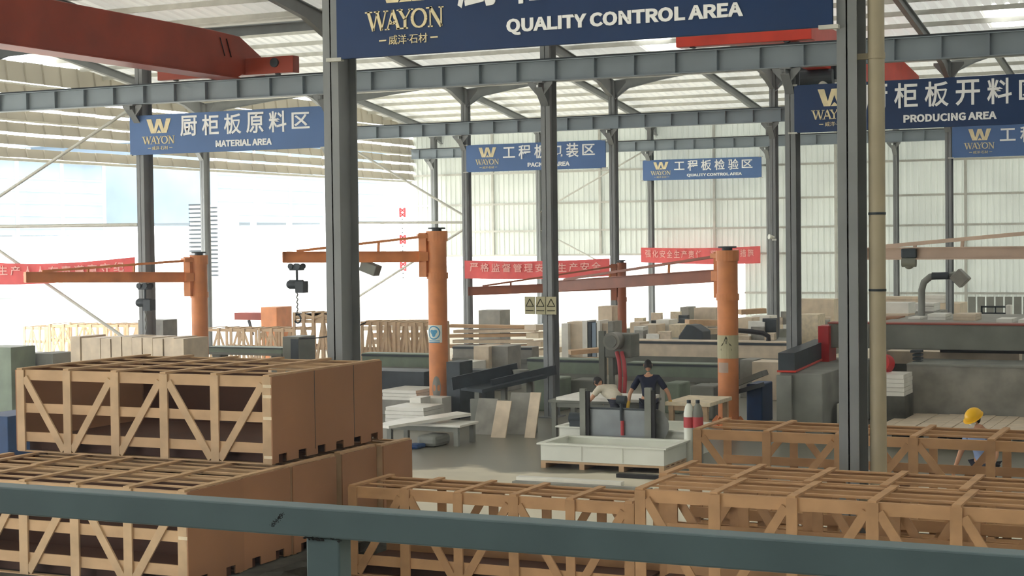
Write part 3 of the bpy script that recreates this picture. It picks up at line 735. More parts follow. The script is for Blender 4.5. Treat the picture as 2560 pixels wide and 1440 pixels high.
# ------------------------------------------------------------------ floor-level machines and goods
def rect(x0, y0, x1, y1, Y, d, zmin=None):
    """box whose front face spans the given survey rectangle at distance Y and runs d back"""
    a = P(x0, (y0+y1)/2, Y); b = P(x1, (y0+y1)/2, Y); xm = (x0+x1)/2
    z0 = P(xm, y1, Y).z if zmin is None else zmin; z1 = P(xm, y0, Y).z
    return (a.x, Y, z0), (b.x, Y+d, z1)
def simple(name, x0, y0, x1, y1, Y, d, m, label, cat, zmin=None, bevel=.01, group=None):
    a, b = rect(x0, y0, x1, y1, Y, d, zmin); o = B(a, b)
    off = Vector(((a[0]+b[0])/2, a[1], a[2])); o.v = [(v[0]-off.x, v[1]-off.y, v[2]-off.z) for v in o.v]
    ob = o.build(name, m, bevel=bevel); ob.location = off; return tag(ob, label, cat, group)
def table(name, x0, y0, x1, Y, d, m, label, cat, top=.06, legm='machine', nleg=2, panel=None):
    a, b = rect(x0, y0, x1, y0+5, Y, d, 0); z = b[2]
    t = thing(name, ((a[0]+b[0])/2, Y, 0), label, cat)
    MB().box((a[0], Y, z-top), (b[0], Y+d, z)).build('table_top', m, t, bevel=.008)
    for i in range(nleg):
        x = a[0]+.12+(b[0]-a[0]-.24)*i/(nleg-1)
        for y in (Y+.08, Y+d-.08): MB().box((x-.05, y-.05, 0), (x+.05, y+.05, z-top)).build('leg', legm, t)
    MB().box((a[0]+.05, Y+.06, z-top-.1), (b[0]-.05, Y+.1, z-top)).build('apron', legm, t)
    if panel: MB().box((a[0]+.1, Y+.12, .1), (b[0]-.1, Y+.16, z-top-.1)).build('side_panel', panel, t)
    return t, a, b, z
def slab_stack(name, x0, y0, x1, y1, Y, d, n, m, label, lean=0, group=None):
    """flat slabs lying one on another"""
    a, b = rect(x0, y0, x1, y1, Y, d); t = thing(name, ((a[0]+b[0])/2, Y, a[2]), label, 'stone slabs', group)
    h = (b[2]-a[2])/n
    for i in range(n):
        j = .03*(b[0]-a[0])
        MB().box((a[0]+random.uniform(0, j), Y+jit(.02), a[2]+h*i), (b[0]-random.uniform(0, j), Y+d+jit(.02), a[2]+h*(i+1)-.006)).build('slab', m, t)
    return t
def upright(name, x0, y0, x1, y1, Y, n, m, label, zmin=0, th=.03, group=None, gap=1.25, d=1.2, m2=None):
    """slabs standing side by side, edges to the viewer"""
    a, b = rect(x0, y0, x1, y1, Y, d, zmin); t = thing(name, ((a[0]+b[0])/2, Y, a[2]), label, 'stone slabs', group)
    w_ = (b[0]-a[0])/n
    for i in range(n):
        hh = b[2]-random.uniform(0, .04)*(b[2]-a[2])
        MB().box((a[0]+w_*i, Y+jit(.03), a[2]), (a[0]+w_*(i+1)-w_*.07, Y+d, hh)).build('slab', (m2 if m2 and i % 3 == 2 else m), t)
    MB().box((a[0]-.05, Y-.02, a[2]), (b[0]+.05, Y+.05, a[2]+.12)).build('rack_foot', 'wood', t)
    return t
def pallet(x0, x1, Y, d, label, z=0, h=.14):
    t = thing('pallet', ((x0+x1)/2, Y, z), label, 'pallet'); n = 4
    for i in range(n):
        x = x0+(x1-x0-.1)*i/(n-1); B((x, Y, z), (x+.1, Y+d, z+h-.04)).build('block', 'wood2', t)
    for j in range(5):
        y = Y+(d-.1)*j/4; B((x0, y, z+h-.04), (x1, y+.1, z+h-.02)).build('deck_board', 'wood', t)
    B((x0, Y, z+h-.02), (x1, Y+d, z+h)).build('deck', 'wood', t)
def tank(x0, x1, Y, d, z0, z1, label, rim=.06, wall=.05):
    t = thing('water_tank', ((x0+x1)/2, Y, z0), label, 'tank', 'white plastic water tanks')
    mb = MB().box((x0, Y, z0), (x1, Y+wall, z1)).box((x0, Y+d-wall, z0), (x1, Y+d, z1)).box((x0, Y+wall, z0), (x0+wall, Y+d-wall, z1)).box((x1-wall, Y+wall, z0), (x1, Y+d-wall, z1)).box((x0+wall, Y+wall, z0), (x1-wall, Y+d-wall, z0+.05))
    mb.build('shell', 'poly', t)
    mb = MB().box((x0-rim, Y-rim, z1), (x1+rim, Y+wall+.02, z1+.03)).box((x0-rim, Y+d-wall-.02, z1), (x1+rim, Y+d+rim, z1+.03)).box((x0-rim, Y+wall+.02, z1), (x0+wall+.02, Y+d-wall-.02, z1+.03)).box((x1-wall-.02, Y+wall+.02, z1), (x1+rim, Y+d-wall-.02, z1+.03))
    mb.build('rim', 'poly', t)
    for i in range(1, 3):
        x = x0+(x1-x0)*i/3; B((x-.02, Y-.012, z0+.02), (x+.02, Y, z1)).build('rib', 'poly', t)
    return t
# white tanks on a pallet, with the saw behind
Yt = 28.2
g0 = G(1360, 1172); g1 = G(1668, 1188)
a = P(1352, 1150, Yt).x; b = P(1660, 1150, Yt).x; zt1 = P(1500, 1117, Yt).z; zt0 = .15
pallet(a, b, Yt, 1.25, 'low wooden pallet carrying the front white tank')
tank(a, b, Yt, 1.25, .145, zt1, 'long open white plastic tank standing on the low pallet')
a2 = P(1398, 1080, 30.0).x; b2 = P(1712, 1080, 30.0).x; z2 = P(1550, 1070, 30.0).z
tank(a2, b2, 30.0, 1.5, 0, z2-.03, 'white plastic tank around the stone saw, behind the front tank')
# saw: steel cover, posts, blade
t = thing('stone_saw', (P(1545, 1060, 29.7).x, 29.7, 0), 'grey steel saw cover with tall guide posts rising from the white tank', 'saw')
a, b = rect(1466, 1024, 1618, 1100, 29.7, .03, .2)
MB().prism([(a[0], a[2]), (b[0], a[2]), (b[0]-.02, b[2]), (a[0]+.1, b[2]), (a[0], b[2]-.15)], 'y', 29.70, 29.74).build('cover_sheet', 'sheet', t, bevel=.01)
B((a[0], 29.69, b[2]), (b[0], 29.76, b[2]+.03)).build('cover_edge', 'dark', t)
for x0_, x1_, yt_ in ((1449, 1463, 972), (1611, 1627, 970)):
    a, b = rect(x0_, yt_, x1_, 1098, 29.6, .1, 0); B(a, b).build('guide_post', 'conc', t)
    B((b[0], 29.62, a[2]+.3), (b[0]+.07, 29.69, b[2]-.05)).build('guide_channel', 'black', t)
q = P(1630, 1062, 29.8); MB().cyl((q.x, 29.80, q.z-.02), (q.x, 29.815, q.z-.02), .34, n=48).build('blade', 'blade', t, smooth=True)
MB().cyl((q.x, 29.77, q.z), (q.x, 29.87, q.z), .09).build('blade_hub', 'dark', t, smooth=True)
q = P(1556, 1070, 29.66); MB().cyl((q.x, 29.66, q.z-.14), (q.x, 29.66, q.z+.14), .035).build('red_handle', 'hose', t); MB().cyl((q.x-.02, 29.66, q.z+.14), (q.x-.02, 29.66, q.z+.62), .03).cyl((q.x-.1, 29.66, q.z+.55), (q.x+.08, 29.66, q.z+.55), .08).build('feed_screw', 'dark', t)
q = P(1440, 1045, 29.7); MB().cyl((q.x-.12, 29.7, q.z), (q.x+.12, 29.7, q.z), .11).box((q.x-.1, 29.6, q.z-.16), (q.x+.12, 29.85, q.z-.05)).build('motor', 'dark', t, smooth=True)
# work table with slabs, gantry head
t, a, b, z = table('work_table', 1370, 1003, 1605, 32.2, 1.2, 'machine', 'grey work table under the white slab where two workers lean', 'table')
simple('stone_slab', 1390, 996, 1598, 1003, 32.15, 1.25, 'marble', 'thin white slab lying on the grey work table', 'slab', zmin=z, bevel=.004)
t, a, b, z = table('work_table', 1662, 1006, 1775, 32.0, 1.5, 'paleply', 'pale yellow board table right of the navy shirted worker', 'table', top=.08, legm='wood')
# vertical gantry head with red hoses
t = thing('gantry_saw', (P(1540, 1000, 38).x, 38, 0), 'tall grey saw head with round motor on the long green bridge', 'saw')
for x0_, x1_ in ((1497, 1511), (1522, 1532)):
    a, b = rect(x0_, 828, x1_, 1000, 38.0, .15, 0); B(a, b).build('guide_column', 'machine', t)
a, b = rect(1512, 835, 1578, 895, 37.9, .6); B(a, b).build('gear_box', 'machine', t, bevel=.03)
q = P(1537, 852, 37.8); MB().cyl((q.x, 37.55, q.z), (q.x, 37.9, q.z), .22, n=28).build('motor_housing', 'slab', t, smooth=True)
MB().cyl((q.x, 37.5, q.z), (q.x, 37.56, q.z), .15, n=28).build('motor_cap', 'conc', t, smooth=True)
for dx in (1548, 1560):
    MB().tube([P(dx-6, 880, 37.8), P(dx, 905, 37.7), P(dx+3, 945, 37.65), P(dx+1, 985, 37.7)], .05, 10).build('red_hose', 'hose', t, smooth=True)
# long bridge of the saw
def bridge(x0, x1, yt, yb, Y, label, m='green', strip='machine', legs=(.1, .9), d=.5):
    a, b = rect(x0, yt, x1, yb, Y, d); t = thing('saw_bridge', ((a[0]+b[0])/2, Y, 0), label, 'machine', 'long grey green machine bridges')
    h = b[2]-a[2]
    MB().box(a, b).build('beam_body', m, t, bevel=.015)
    MB().box((a[0], Y-.03, b[2]-h*.18), (b[0], Y, b[2]-h*.06)).build('guide_rail', 'dark', t)
    MB().box((a[0], Y-.05, a[2]-.02), (b[0], Y+.02, a[2]+h*.22)).build('lower_strip', strip, t)
    for s in legs:
        x = a[0]+(b[0]-a[0])*s; MB().box((x-.14, Y+.05, 0), (x+.14, Y+.4, a[2]-.02)).build('support_leg', 'conc', t)
    return t, a, b
bridge(905, 1078, 884, 926, 40.0, 'pale green machine bridge behind the middle jib mast')
bridge(1132, 1330, 866, 905, 44.0, 'grey bridge beyond the middle jib mast, right of it', m='slab')
bridge(1318, 1500, 897, 944, 40.0, 'green grey bridge left of the tall saw head', legs=(.1, .55))
bridge(1568, 1795, 908, 952, 40.0, 'green grey bridge behind the navy shirted worker', legs=(.25, .5, .8))
bridge(1585, 1985, 852, 905, 46.0, 'long pale beam right of the saw head, behind the right jib mast', m='cream', legs=(.05, .95))
# dark machine and trough at centre
simple('control_cabinet', 1116, 905, 1150, 1010, 35.2, .7, 'dark', 'dark blue cabinet right behind the middle jib mast', 'cabinet', zmin=0)
t = thing('water_trough', (P(1280, 1000, 34).x, 34, 0), 'dark slanting trough between the middle mast and the saw head', 'trough')
pa_, pb_ = P(1178, 975, 34.0), P(1340, 938, 35.6)
MB().bar(pa_, pb_, .9, .08).build('trough_bed', 'dark', t)
MB().bar(pa_+Vector((-.4, -.2, .15)), pb_+Vector((-.4, -.2, .15)), .05, .3).bar(pa_+Vector((.4, .25, .12)), pb_+Vector((.4, .25, .12)), .05, .22).build('side_wall', 'dark', t)
for s in (.1, .5, .9):
    c = pa_.lerp(pb_, s); MB().box((c.x-.06, c.y-.06, 0), (c.x+.06, c.y+.06, c.z)).build('leg', 'machine', t)
q = P(1302, 935, 35.2); MB().cyl((q.x, 35.2, q.z-.22), (q.x, 35.2, q.z+.1), .10, .2, n=20).build('bucket', 'conc', None, smooth=True)
tag(D.objects[-1] if False else [o for o in D.objects if o.name == 'bucket'][0], 'grey bucket standing on the dark trough', 'bucket')
# leaning slabs
for (x0_, x1_, yt_, yb_, Y_, m_, lb) in ((1180, 1228, 1000, 1098, 32.6, 'slab', 'broad grey slab leaning left of the white tank'),
        (1226, 1262, 1006, 1075, 32.2, 'cream', 'bright cream slab leaning in the row left of the white tank'),
        (1262, 1312, 985, 1090, 32.9, 'slab', 'dark grey slab leaning between two cream slabs'),
        (1310, 1336, 985, 1060, 32.4, 'cream', 'narrow cream slab at the right end of the leaning row')):
    a, b = rect(x0_, yt_, x1_, yb_, Y_, .03, 0)
    mb = MB().add([(a[0], Y_, 0), (b[0], Y_, 0), (b[0], Y_+.35, b[2]), (a[0], Y_+.35, b[2]), (a[0], Y_+.04, 0), (b[0], Y_+.04, 0), (b[0], Y_+.39, b[2]), (a[0], Y_+.39, b[2])],
             [(0,1,2,3), (7,6,5,4), (0,4,5,1), (1,5,6,2), (2,6,7,3), (3,7,4,0)])
    mb.v = [(v[0]-a[0], v[1]-Y_, v[2]) for v in mb.v]; o = mb.build('stone_slab', m_); o.location = (a[0], Y_, 0); tag(o, lb, 'slab')
simple('slab_rack', 1175, 1000, 1340, 1012, 33.3, .08, 'machine', 'low steel rack behind the leaning slabs', 'rack', zmin=0)
# white slabs at left of the middle mast
t, a, b, z = table('trestle_table', 958, 1060, 1150, 30.5, .9, 'marble', 'white trestle table with a long slab top beside the left crates', 'table', top=.05, legm='conc')
o = MB().bar((0, 0, 0), (P(1160, 1034, 31.5)-P(955, 1066, 29.6)), .5, .06).build('stone_slab', 'marble'); o.location = P(955, 1066, 29.6); tag(o, 'long white slab lying slantwise on the trestle table', 'slab')
slab_stack('slab_stack', 962, 1018, 1062, 1056, 33.0, 1.0, 4, 'marble', 'stack of white slabs behind the trestle table')
a, b = rect(962, 1056, 1062, 1058, 33.0, 1.0, 0); B((a[0]+.1, 33.1, 0), (b[0]-.1, 33.9, b[2])).build('slab_stand', 'conc'); tag([o for o in D.objects if o.name == 'slab_stand'][0], 'grey stand under the white slab stack', 'stand')
slab_stack('slab_stack', 955, 975, 1042, 1000, 35.6, 1.2, 3, 'marble', 'white slabs on the dark bench below the green bridge')
simple('work_bench', 905, 928, 1060, 976, 37.0, 1.0, 'dark', 'dark green bench front below the pale green bridge', 'bench', zmin=0)
simple('slab_bench', 950, 1000, 1048, 1018, 35.6, 1.2, 'slab', 'grey bench under the white slabs near the mast', 'bench', zmin=0)
simple('stone_block', 1024, 994, 1052, 1020, 34.0, .5, 'marble', 'small white stone cube left of the middle mast', 'stone', zmin=0)
simple('stone_block', 1052, 994, 1105, 1030, 34.6, .5, 'marble', 'white stone block in front of the middle mast foot', 'stone', zmin=0)
simple('pump_unit', 1040, 1090, 1090, 1150, 30.2, .7, 'conc', 'grey pump housing on the floor under the trestle table', 'pump', zmin=0, bevel=.08)
simple('pump_unit', 1012, 1112, 1044, 1145, 29.8, .4, 'blue', 'small blue pump at the foot of the trestle table', 'pump', zmin=0, bevel=.05)
# long slabs and rails on the floor in front of the tank
for i, (ya_, yb_, xl, xr, m_) in enumerate(((1196, 1201, 1290, 1560, 'marble'), (1206, 1213, 1280, 1640, 'slab'), (1219, 1226, 1330, 1640, 'marble'), (1190, 1194, 1540, 1640, 'black'))):
    g = G(xl, yb_); g2 = G(xr, yb_)
    o = B((0, 0, 0), (g2.x-g.x+.2, .16, .07)).build('stone_strip', m_, bevel=.004); o.location = (g.x, g.y, 0)
    tag(o, ('pale stone strip on the floor nearest the tank pallet', 'grey stone strip on the floor between two pale ones', 'pale stone strip on the floor nearest the middle crates', 'black strip on the floor by the tank corner')[i], 'stone strip')

# ---- right-hand side: bridge saw, concrete supports, slabs
t = thing('bridge_saw', (P(2300, 900, 37).x, 37.0, 0), 'big dark grey bridge saw beam at right, standing on a concrete support', 'saw')
a, b = rect(2072, 812, 2640, 874, 37.4, .5); MB().box(a, b).build('cross_beam', 'machine', t, bevel=.015)
MB().box((a[0]-.02, 37.37, b[2]), (b[0], 37.9, b[2]+.03)).build('beam_top_edge', 'rust', t)
q = rect(2045, 815, 2072, 925, 37.2, .7); MB().box(*q).build('end_plate', 'redshiny', t, bevel=.01)
pa_, pb_ = P(1966, 905, 33.8), P(2056, 868, 38.4)
MB().bar(pa_, pb_, .35, .38).build('end_carriage', 'dark', t); MB().bar(pa_-Vector((0, 0, .2)), pb_-Vector((0, 0, .2)), .40, .04).build('carriage_rail', 'red', t)
a, b = rect(1950, 935, 2045, 1050, 33.9, 4.6, 0); MB().box((a[0], 33.9, 0), (b[0]+.1, 38.6, pa_.z-.24)).build('concrete_support', 'conc', t, bevel=.02)
MB().box((a[0]-.05, 33.8, 0), (a[0]+.28, 33.9, pa_.z-.28)).build('front_pier', 'conc', t, bevel=.01)
q = P(2140, 690, 42)
a, b = rect(2267, 914, 2640, 1020, 36.0, 1.6, .1); MB().box(a, b).build('bed_side', 'slab', t, bevel=.01)
MB().box((a[0], 35.97, b[2]-.03), (b[0], 37.6, b[2]+.01)).build('bed_rim', 'conc', t)
a, b = rect(2216, 880, 2548, 912, 38.6, .5); MB().box(a, b).build('rear_bed', 'cream', t, bevel=.01)
MB().box((a[0]-.3, 38.9, 0), (b[0], 39.1, a[2])).build('rear_support', 'conc', t)
a, b = rect(2350, 876, 2560, 883, 38.5, .1); MB().box(a, b).build('rear_rail', 'black', t)
t = thing('coil_spring', (P(2296, 905, 36.6).x, 36.6, P(2296, 930, 36.6).z), 'dark ribbed bellows under the left part of the big grey beam', 'bellows')
for i in range(5):
    y0_ = 876+i*9; a, b = rect(2281-(i == 0)*6, y0_, 2302, y0_+6, 36.6, .3); MB().box(a, b).build('fold', 'dark', t, bevel=.01)
# slab planks on the right floor
t = thing('slab_bundle', (P(2370, 1040, 33).x, 33.2, 0), 'row of pale planks of stone lying side by side behind the yellow helmet', 'stone slabs')
a = P(2196, 1045, 33.3); b = P(2600, 1045, 33.3); n = 13
for i in range(n):
    x = a.x+(b.x-a.x)*i/n; wv = (b.x-a.x)/n
    MB().box((x, 33.3+jit(.03), .36), (x+wv*.94, 35.9+jit(.03), .44+jit(.01))).build('plank', 'cream', t)
for i in range(4):
    x = a.x+(b.x-a.x)*i/4+.1; MB().box((x, 33.4, 0), (x+.15, 35.8, .36)).build('bearer', 'slab', t)
slab_stack('slab_stack', 2196, 936, 2260, 990, 34.8, .9, 5, 'marble', 'stepped pile of white offcuts right of the beige pipe')
a, b = rect(2198, 990, 2262, 1018, 34.8, .9, 0); B((0, 0, 0), (b[0]-a[0], .9, b[2])).build('offcut_bin', 'rough'); o = [k for k in D.objects if k.name == 'offcut_bin'][0]; o.location = (a[0], 34.8, 0); tag(o, 'dark bin under the white offcuts beside the beige pipe', 'bin')
t = thing('red_drum', (P(2212, 905, 35.5).x, 35.5, P(2212, 930, 35.5).z), 'shiny red round drum beside the beige pipe', 'drum')
c = P(2208, 908, 35.6); MB().cyl((c.x-.02, 35.4, c.z+.03), (c.x+.05, 35.65, c.z-.02), .21, n=28).build('drum_body', 'redshiny', t, smooth=True)
MB().box((c.x+.0, 35.45, c.z-.25), (c.x+.16, 35.6, c.z+.15)).build('bracket', 'redshiny', t)
simple('stone_block', 2092, 1010, 2140, 1060, 34.6, .6, 'marble', 'white block glimpsed between the concrete support and the thick right column', 'stone', zmin=0)
# gooseneck extraction pipe
t = thing('extraction_pipe', (P(2303, 800, 46).x, 46, 0), 'grey gooseneck pipe with a square hood in front of the ribbed wall', 'pipe')
pts = [Vector((P(2304, 800, 46).x, 46, P(2300, 808.5, 43).z))]+[P(2304, yy, 46) for yy in (800, 760, 725)]+[P(2310, 705, 46), P(2326, 692, 46), P(2345, 690, 46), P(2375, 690, 46), P(2390, 686, 46)]
MB().tube(pts, .095, 14).build('bent_pipe', 'conc', t, smooth=True)
MB().tube([P(2330, 690, 45.9), P(2345, 690, 45.9), P(2372, 689, 45.9)], .1, 14).build('rubber_sleeve', 'dark', t, smooth=True)
c0, c1 = P(2388, 683, 46), P(2414, 708, 46); MB().bar(c0, c1, .45, .36).build('hood', 'slab', t, bevel=.02)
# white stone goods near the far wall at right
for (x0_, y0_, x1_, y1_, Y_, n_, m_, lb) in ((2198, 757, 2272, 785, 47, 1, 'marble', 'large white block pile right of the beige pipe near the far wall'),
        (2200, 785, 2272, 800, 46.5, 2, 'cream', 'cream slabs under the large white block'), (2203, 793, 2246, 806, 45, 1, 'ply', 'brown carton beside the white blocks'),
        (2282, 758, 2335, 778, 50, 3, 'marble', 'short stack of white slabs behind the gooseneck pipe'),
        (2270, 793, 2300, 808, 45, 2, 'marble', 'low white slabs at the foot of the gooseneck pipe'), (2318, 785, 2364, 808, 44.5, 3, 'marble', 'bright white slab stack right of the gooseneck pipe'),
        (2382, 785, 2440, 808, 44.3, 3, 'cream', 'cream slab stack right of the pale column'), (2490, 797, 2530, 808, 43.5, 1, 'marble', 'small white slab near the right edge on the beam line'),
        (2545, 799, 2600, 808, 43.3, 1, 'marble', 'white slab cut off by the right edge'),
        (2196, 742, 2300, 756, 60, 2, 'cream', 'long pale slabs against the far wall by the beige pipe'), (2310, 738, 2362, 757, 60, 2, 'marble', 'white slabs against the far wall left of the pale column')):
    a, b = rect(x0_, y0_, x1_, y1_, Y_, 1.0)
    if y1_ >= 785:
        pass
    slab_stack('slab_stack', x0_, y0_, x1_, y1_, Y_, 1.0, n_, m_, lb)
# benches these stacks stand on
for (x0_, x1_, yt_, Y_, d_, m_, lb) in ((2190, 2640, 808.5, 43.0, 5.2, 'slab', 'low grey bench running behind the big grey beam'), (2240, 2345, 779, 49.8, 1.6, 'slab', 'grey bench under the short white slab stack'), (2190, 2400, 758, 59.8, 1.6, 'cream', 'pale bench along the far wall')):
    simple('work_bench', x0_, yt_, x1_, yt_+8, Y_, d_, m_, lb, 'bench', zmin=0)
t = thing('slab_rack', (P(2510, 780, 52).x, 52, 0), 'grey rack with thin rails near the right edge', 'rack')
a, b = rect(2452, 765, 2520, 795, 52, .8, 0)
MB().box((a[0], 52, 0), (b[0], 52.8, b[2]-.35)).build('rack_body', 'machine', t)
for x in (a[0], (a[0]+b[0])/2, b[0]-.05): MB().box((x, 52, 0), (x+.05, 52.05, b[2])).build('upright', 'dark', t)
MB().box((a[0], 52, b[2]-.05), (b[0], 52.05, b[2])).box((a[0], 52, b[2]-.25), (b[0], 52.05, b[2]-.2)).build('rail', 'dark', t)
simple('pillar_box', 2514, 763, 2526, 792, 50, .4, 'marble', 'white post in the grey rack near the right edge', 'post', zmin=0)
t = thing('panel_row', (P(2480, 750, 75).x, 75, 0), 'row of pale panels standing against the far wall at right', 'panels')
for i in range(8):
    a, b = rect(2420+i*23, 742, 2438+i*23, 762, 75, .1, 0); MB().box(a, b).build('panel', 'conc', t)

# ---- goods behind the centre
t = thing('slab_rack', (P(1440, 850, 48).x, 48, 0), 'A-frame rack with upright cream and blue grey slabs right of the centre column', 'rack')
for (x0_, x1_, m_, dy) in ((1404, 1420, 'marble', 0), (1418, 1458, 'cream', .2), (1456, 1468, 'marble', .1), (1470, 1478, 'dark', .1), (1480, 1492, 'shedblue', .1), (1490, 1500, 'marble', .1), (1502, 1520, 'cream', .3), (1520, 1532, 'slab', .2)):
    a, b = rect(x0_, 802+random.randint(0, 8), x1_, 865, 48+dy, .8, 0); MB().box(a, b).build('slab', m_, t)
MB().box((P(1400, 850, 48).x, 48.9, 0), (P(1535, 850, 48).x, 49, 1.2)).build('rack_back', 'machine', t)
for (x0_, y0_, x1_, y1_, Y_, m_, lb) in (
        (1495, 766, 1530, 800, 52, 'cream', 'pale stone block above the upright slabs'),
        (1600, 812, 1640, 845, 50.5, 'cream', 'tilted cream slab on the bench right of the saw head'),
        (1575, 806, 1600, 830, 51, 'cream', 'cream stone pile right of the saw head'),
        (1640, 800, 1672, 832, 51.5, 'marble', 'white stone block behind the long pale beam'), (1672, 812, 1700, 842, 50.3, 'paleply', 'pinkish block left of the dark machine cover'),
        (1700, 768, 1722, 800, 62, 'slab', 'small grey cabinet far behind the letters row'), (1735, 770, 1790, 800, 60, 'cream', 'pale goods left of the right jib mast'),
        (1845, 795, 1880, 835, 52, 'cream', 'cream block right of the right jib mast'), (1880, 790, 1925, 840, 54, 'marble', 'white block between right mast and double columns'),
        (1998, 786, 2045, 850, 50, 'paleply', 'pale yellow block left of the thick right column'), (1990, 748, 2085, 782, 64, 'cream', 'heap of pale boards by the far wall'),
        (1880, 905, 1950, 945, 42, 'cream', 'cream block right of the right jib mast, lower'), (1850, 900, 1884, 945, 42.5, 'slab', 'grey block beside the right jib mast'),
        (1196, 776, 1250, 802, 55, 'slab', 'grey slab propped up behind the middle mast'), (1140, 905, 1180, 960, 41, 'marble', 'white box right of the middle mast'),
        (1184, 866, 1222, 920, 42, 'cream', 'pale box between the grey bridge legs'), (1228, 866, 1270, 925, 42.2, 'slab', 'dark grey panel between the grey bridge legs')):
    simple('stone_block', x0_, y0_, x1_, y1_, Y_, .9, m_, lb, 'stone', zmin=0)
t = thing('machine_cover', (P(1720, 830, 47).x, 47, 0), 'dark tarpaulin-like machine cover left of the right jib mast', 'machine')
a, b = rect(1692, 812, 1760, 848, 47, .8, 0)
MB().prism([(a[0], 0), (b[0], 0), (b[0]-.05, b[2]-.2), (b[0]-.35, b[2]-.02), (a[0]+.3, b[2]), (a[0]+.05, b[2]-.35)], 'y', 47, 47.8).build('cover', 'dark', t, bevel=.03)
t = thing('cable_track', (P(1880, 830, 45.4).x, 45.4, P(1880, 850, 45.4).z), 'black looped cable chain lying on the long pale beam', 'cable')
MB().tube([P(1840, 826, 46.2), P(1880, 829, 46.2), P(1908, 833, 46.2), P(1921, 841, 46.2), P(1921, 852, 46.2)], .07, 8).build('cable_chain', 'black', t, smooth=True)
# dark machine right of right mast
t = thing('edging_machine', (P(1880, 960, 36).x, 36.6, 0), 'dark green machine with slanting hood right of the right jib mast', 'machine')
a, b = rect(1866, 960, 1905, 1055, 36.6, .9, 0); MB().box(a, b).build('machine_body', 'blue', t, bevel=.03)
MB().bar(P(1836, 962, 36.5), P(1912, 932, 36.5), .5, .12).build('hood', 'machine', t)
MB().bar(P(1836, 982, 36.4), P(1905, 962, 36.4), .4, .1).build('lower_hood', 'dark', t)
# beige bundles at left
t = upright('slab_bundle', 178, 840, 462, 900, 33.0, 11, 'cream', 'row of upright cream stone bundles behind the top left crate', d=1.0)
for (x0_, y0_, x1_, y1_, Y_, m_, lb) in ((34, 885, 80, 935, 33, 'slab', 'grey block left of the cream stone bundles'), (84, 884, 132, 935, 33.0, 'conc', 'grey cabinet between grey block and cream bundles'), (-50, 868, 28, 960, 32, 'green', 'pale green cabinet at the left picture edge'),
        (-60, 1040, 20, 1150, 19, 'blue', 'dark blue box at the left edge beside the top crate')):
    simple('storage_box', x0_, y0_, x1_, y1_, Y_, .9, m_, lb, 'box', zmin=0)
simple('control_box', 345, 800, 408, 836, 40, .7, 'slab', 'grey control box standing behind the cream bundles', 'box', zmin=0)
t = thing('orange_machine', (P(640, 800, 47).x, 47, 0), 'orange machine cabin in the bright opening left of the thick front column', 'machine')
a, b = rect(652, 768, 692, 812, 49.5, 1.0, 0); MB().box(a, b).build('cabin', 'orange', t, bevel=.02)
a, b = rect(586, 782, 652, 800, 49.6, .8); MB().box(a, b).build('boom', 'rust', t)
MB().bar(P(622, 800, 49.8), P(632, 838, 49.8), .08, .08).build('leg', 'dark', t)
t = thing('generator', (P(730, 850, 36).x, 36.5, 0), 'dark grey cabinet between the left jib mast and the thick front column', 'machine')
a, b = rect(706, 842, 748, 880, 36.5, .8, 0); MB().box(a, b).build('housing', 'machine', t, bevel=.02); MB().box((b[0]-.25, 36.48, .6), (b[0]-.02, 36.5, b[2]-.05)).build('door', 'dark', t)
bridge(520, 705, 868, 886, 37.5, 'low grey green machine table left of the dark cabinet')

# warning boards on the centre column
t = thing('warning_board', (-15.9, ROW['B']-.3, P(1350, 785, 36).z), 'row of three yellow warning panels on the tall centre column', 'sign')
a, b = rect(1312, 742, 1392, 786, ROW['B']-.3, .03); n = 3
for i in range(n):
    x0_ = a[0]+(b[0]-a[0])*i/n; x1_ = x0_+(b[0]-a[0])/n-.02
    o = B((x0_, a[1], a[2]), (x1_, b[1], b[2])).build('panel', 'yellowsign', t)
    cx_ = (x0_+x1_)/2; zc = (a[2]+b[2])/2+.06; mb = MB(); s_ = .1
    for f0, f1 in (((-1, -.8), (1, -.8)), ((1, -.8), (0, 1)), ((0, 1), (-1, -.8))):
        mb.bar((cx_+f0[0]*s_, a[1]-.003, zc+f0[1]*s_), (cx_+f1[0]*s_, a[1]-.003, zc+f1[1]*s_), .006, .02, (0, 0, 1))
    mb.box((cx_-.1, a[1]-.005, a[2]+.08), (cx_+.1, a[1], a[2]+.1)); mb.build('warning_print', 'warn', o)
# small wall lamp
t = thing('wall_lamp', P(1930, 595, 55.6), 'small white lamp fixed to the column right of the far red banner', 'lamp')
q = P(1930, 593, 55.6); MB().cyl(q+Vector((-.08, -.1, .02)), q+Vector((.06, .05, 0)), .09, .04).build('lamp_head', 'poly', t, smooth=True); MB().box(q+Vector((0, 0, -.12)), q+Vector((.14, .1, -.06))).build('bracket', 'poly', t)

# ------------------------------------------------------------------ far crates and timber (small in view: one mesh each)
def far_crate(x0, y0, x1, y1, Y, d, nb, label, m='wood', zmin=None):
    a, b = rect(x0, y0, x1, y1, Y, d, zmin); mb = MB(); o = Vector(a)
    W = b[0]-a[0]; H = b[2]-a[2]
    for yy in (0, d):
        for i in range(nb+1): mb.box((W*i/nb-.05, yy, 0), (W*i/nb+.05, yy+.03, H))
        for z in (0, H*.5, H-.1): mb.box((0, yy+.03, z), (W, yy+.05, z+.1))
        for i in range(nb):
            k = i % 2; mb.bar((W*(i+k)/nb, yy+.02, .05), (W*(i+1-k)/nb, yy+.02, H-.05), .02, .08)
    for i in range(nb+1): mb.box((W*i/nb-.05, 0, H), (W*i/nb+.05, d, H+.02))
    ob = mb.build('wooden_crate', m); ob.location = o
    return tag(ob, label, 'crate', 'distant wooden crates')
far_crate(60, 818, 118, 860, 49, 1.2, 3, 'distant crate at far left, leftmost of the row in the glare', zmin=0)
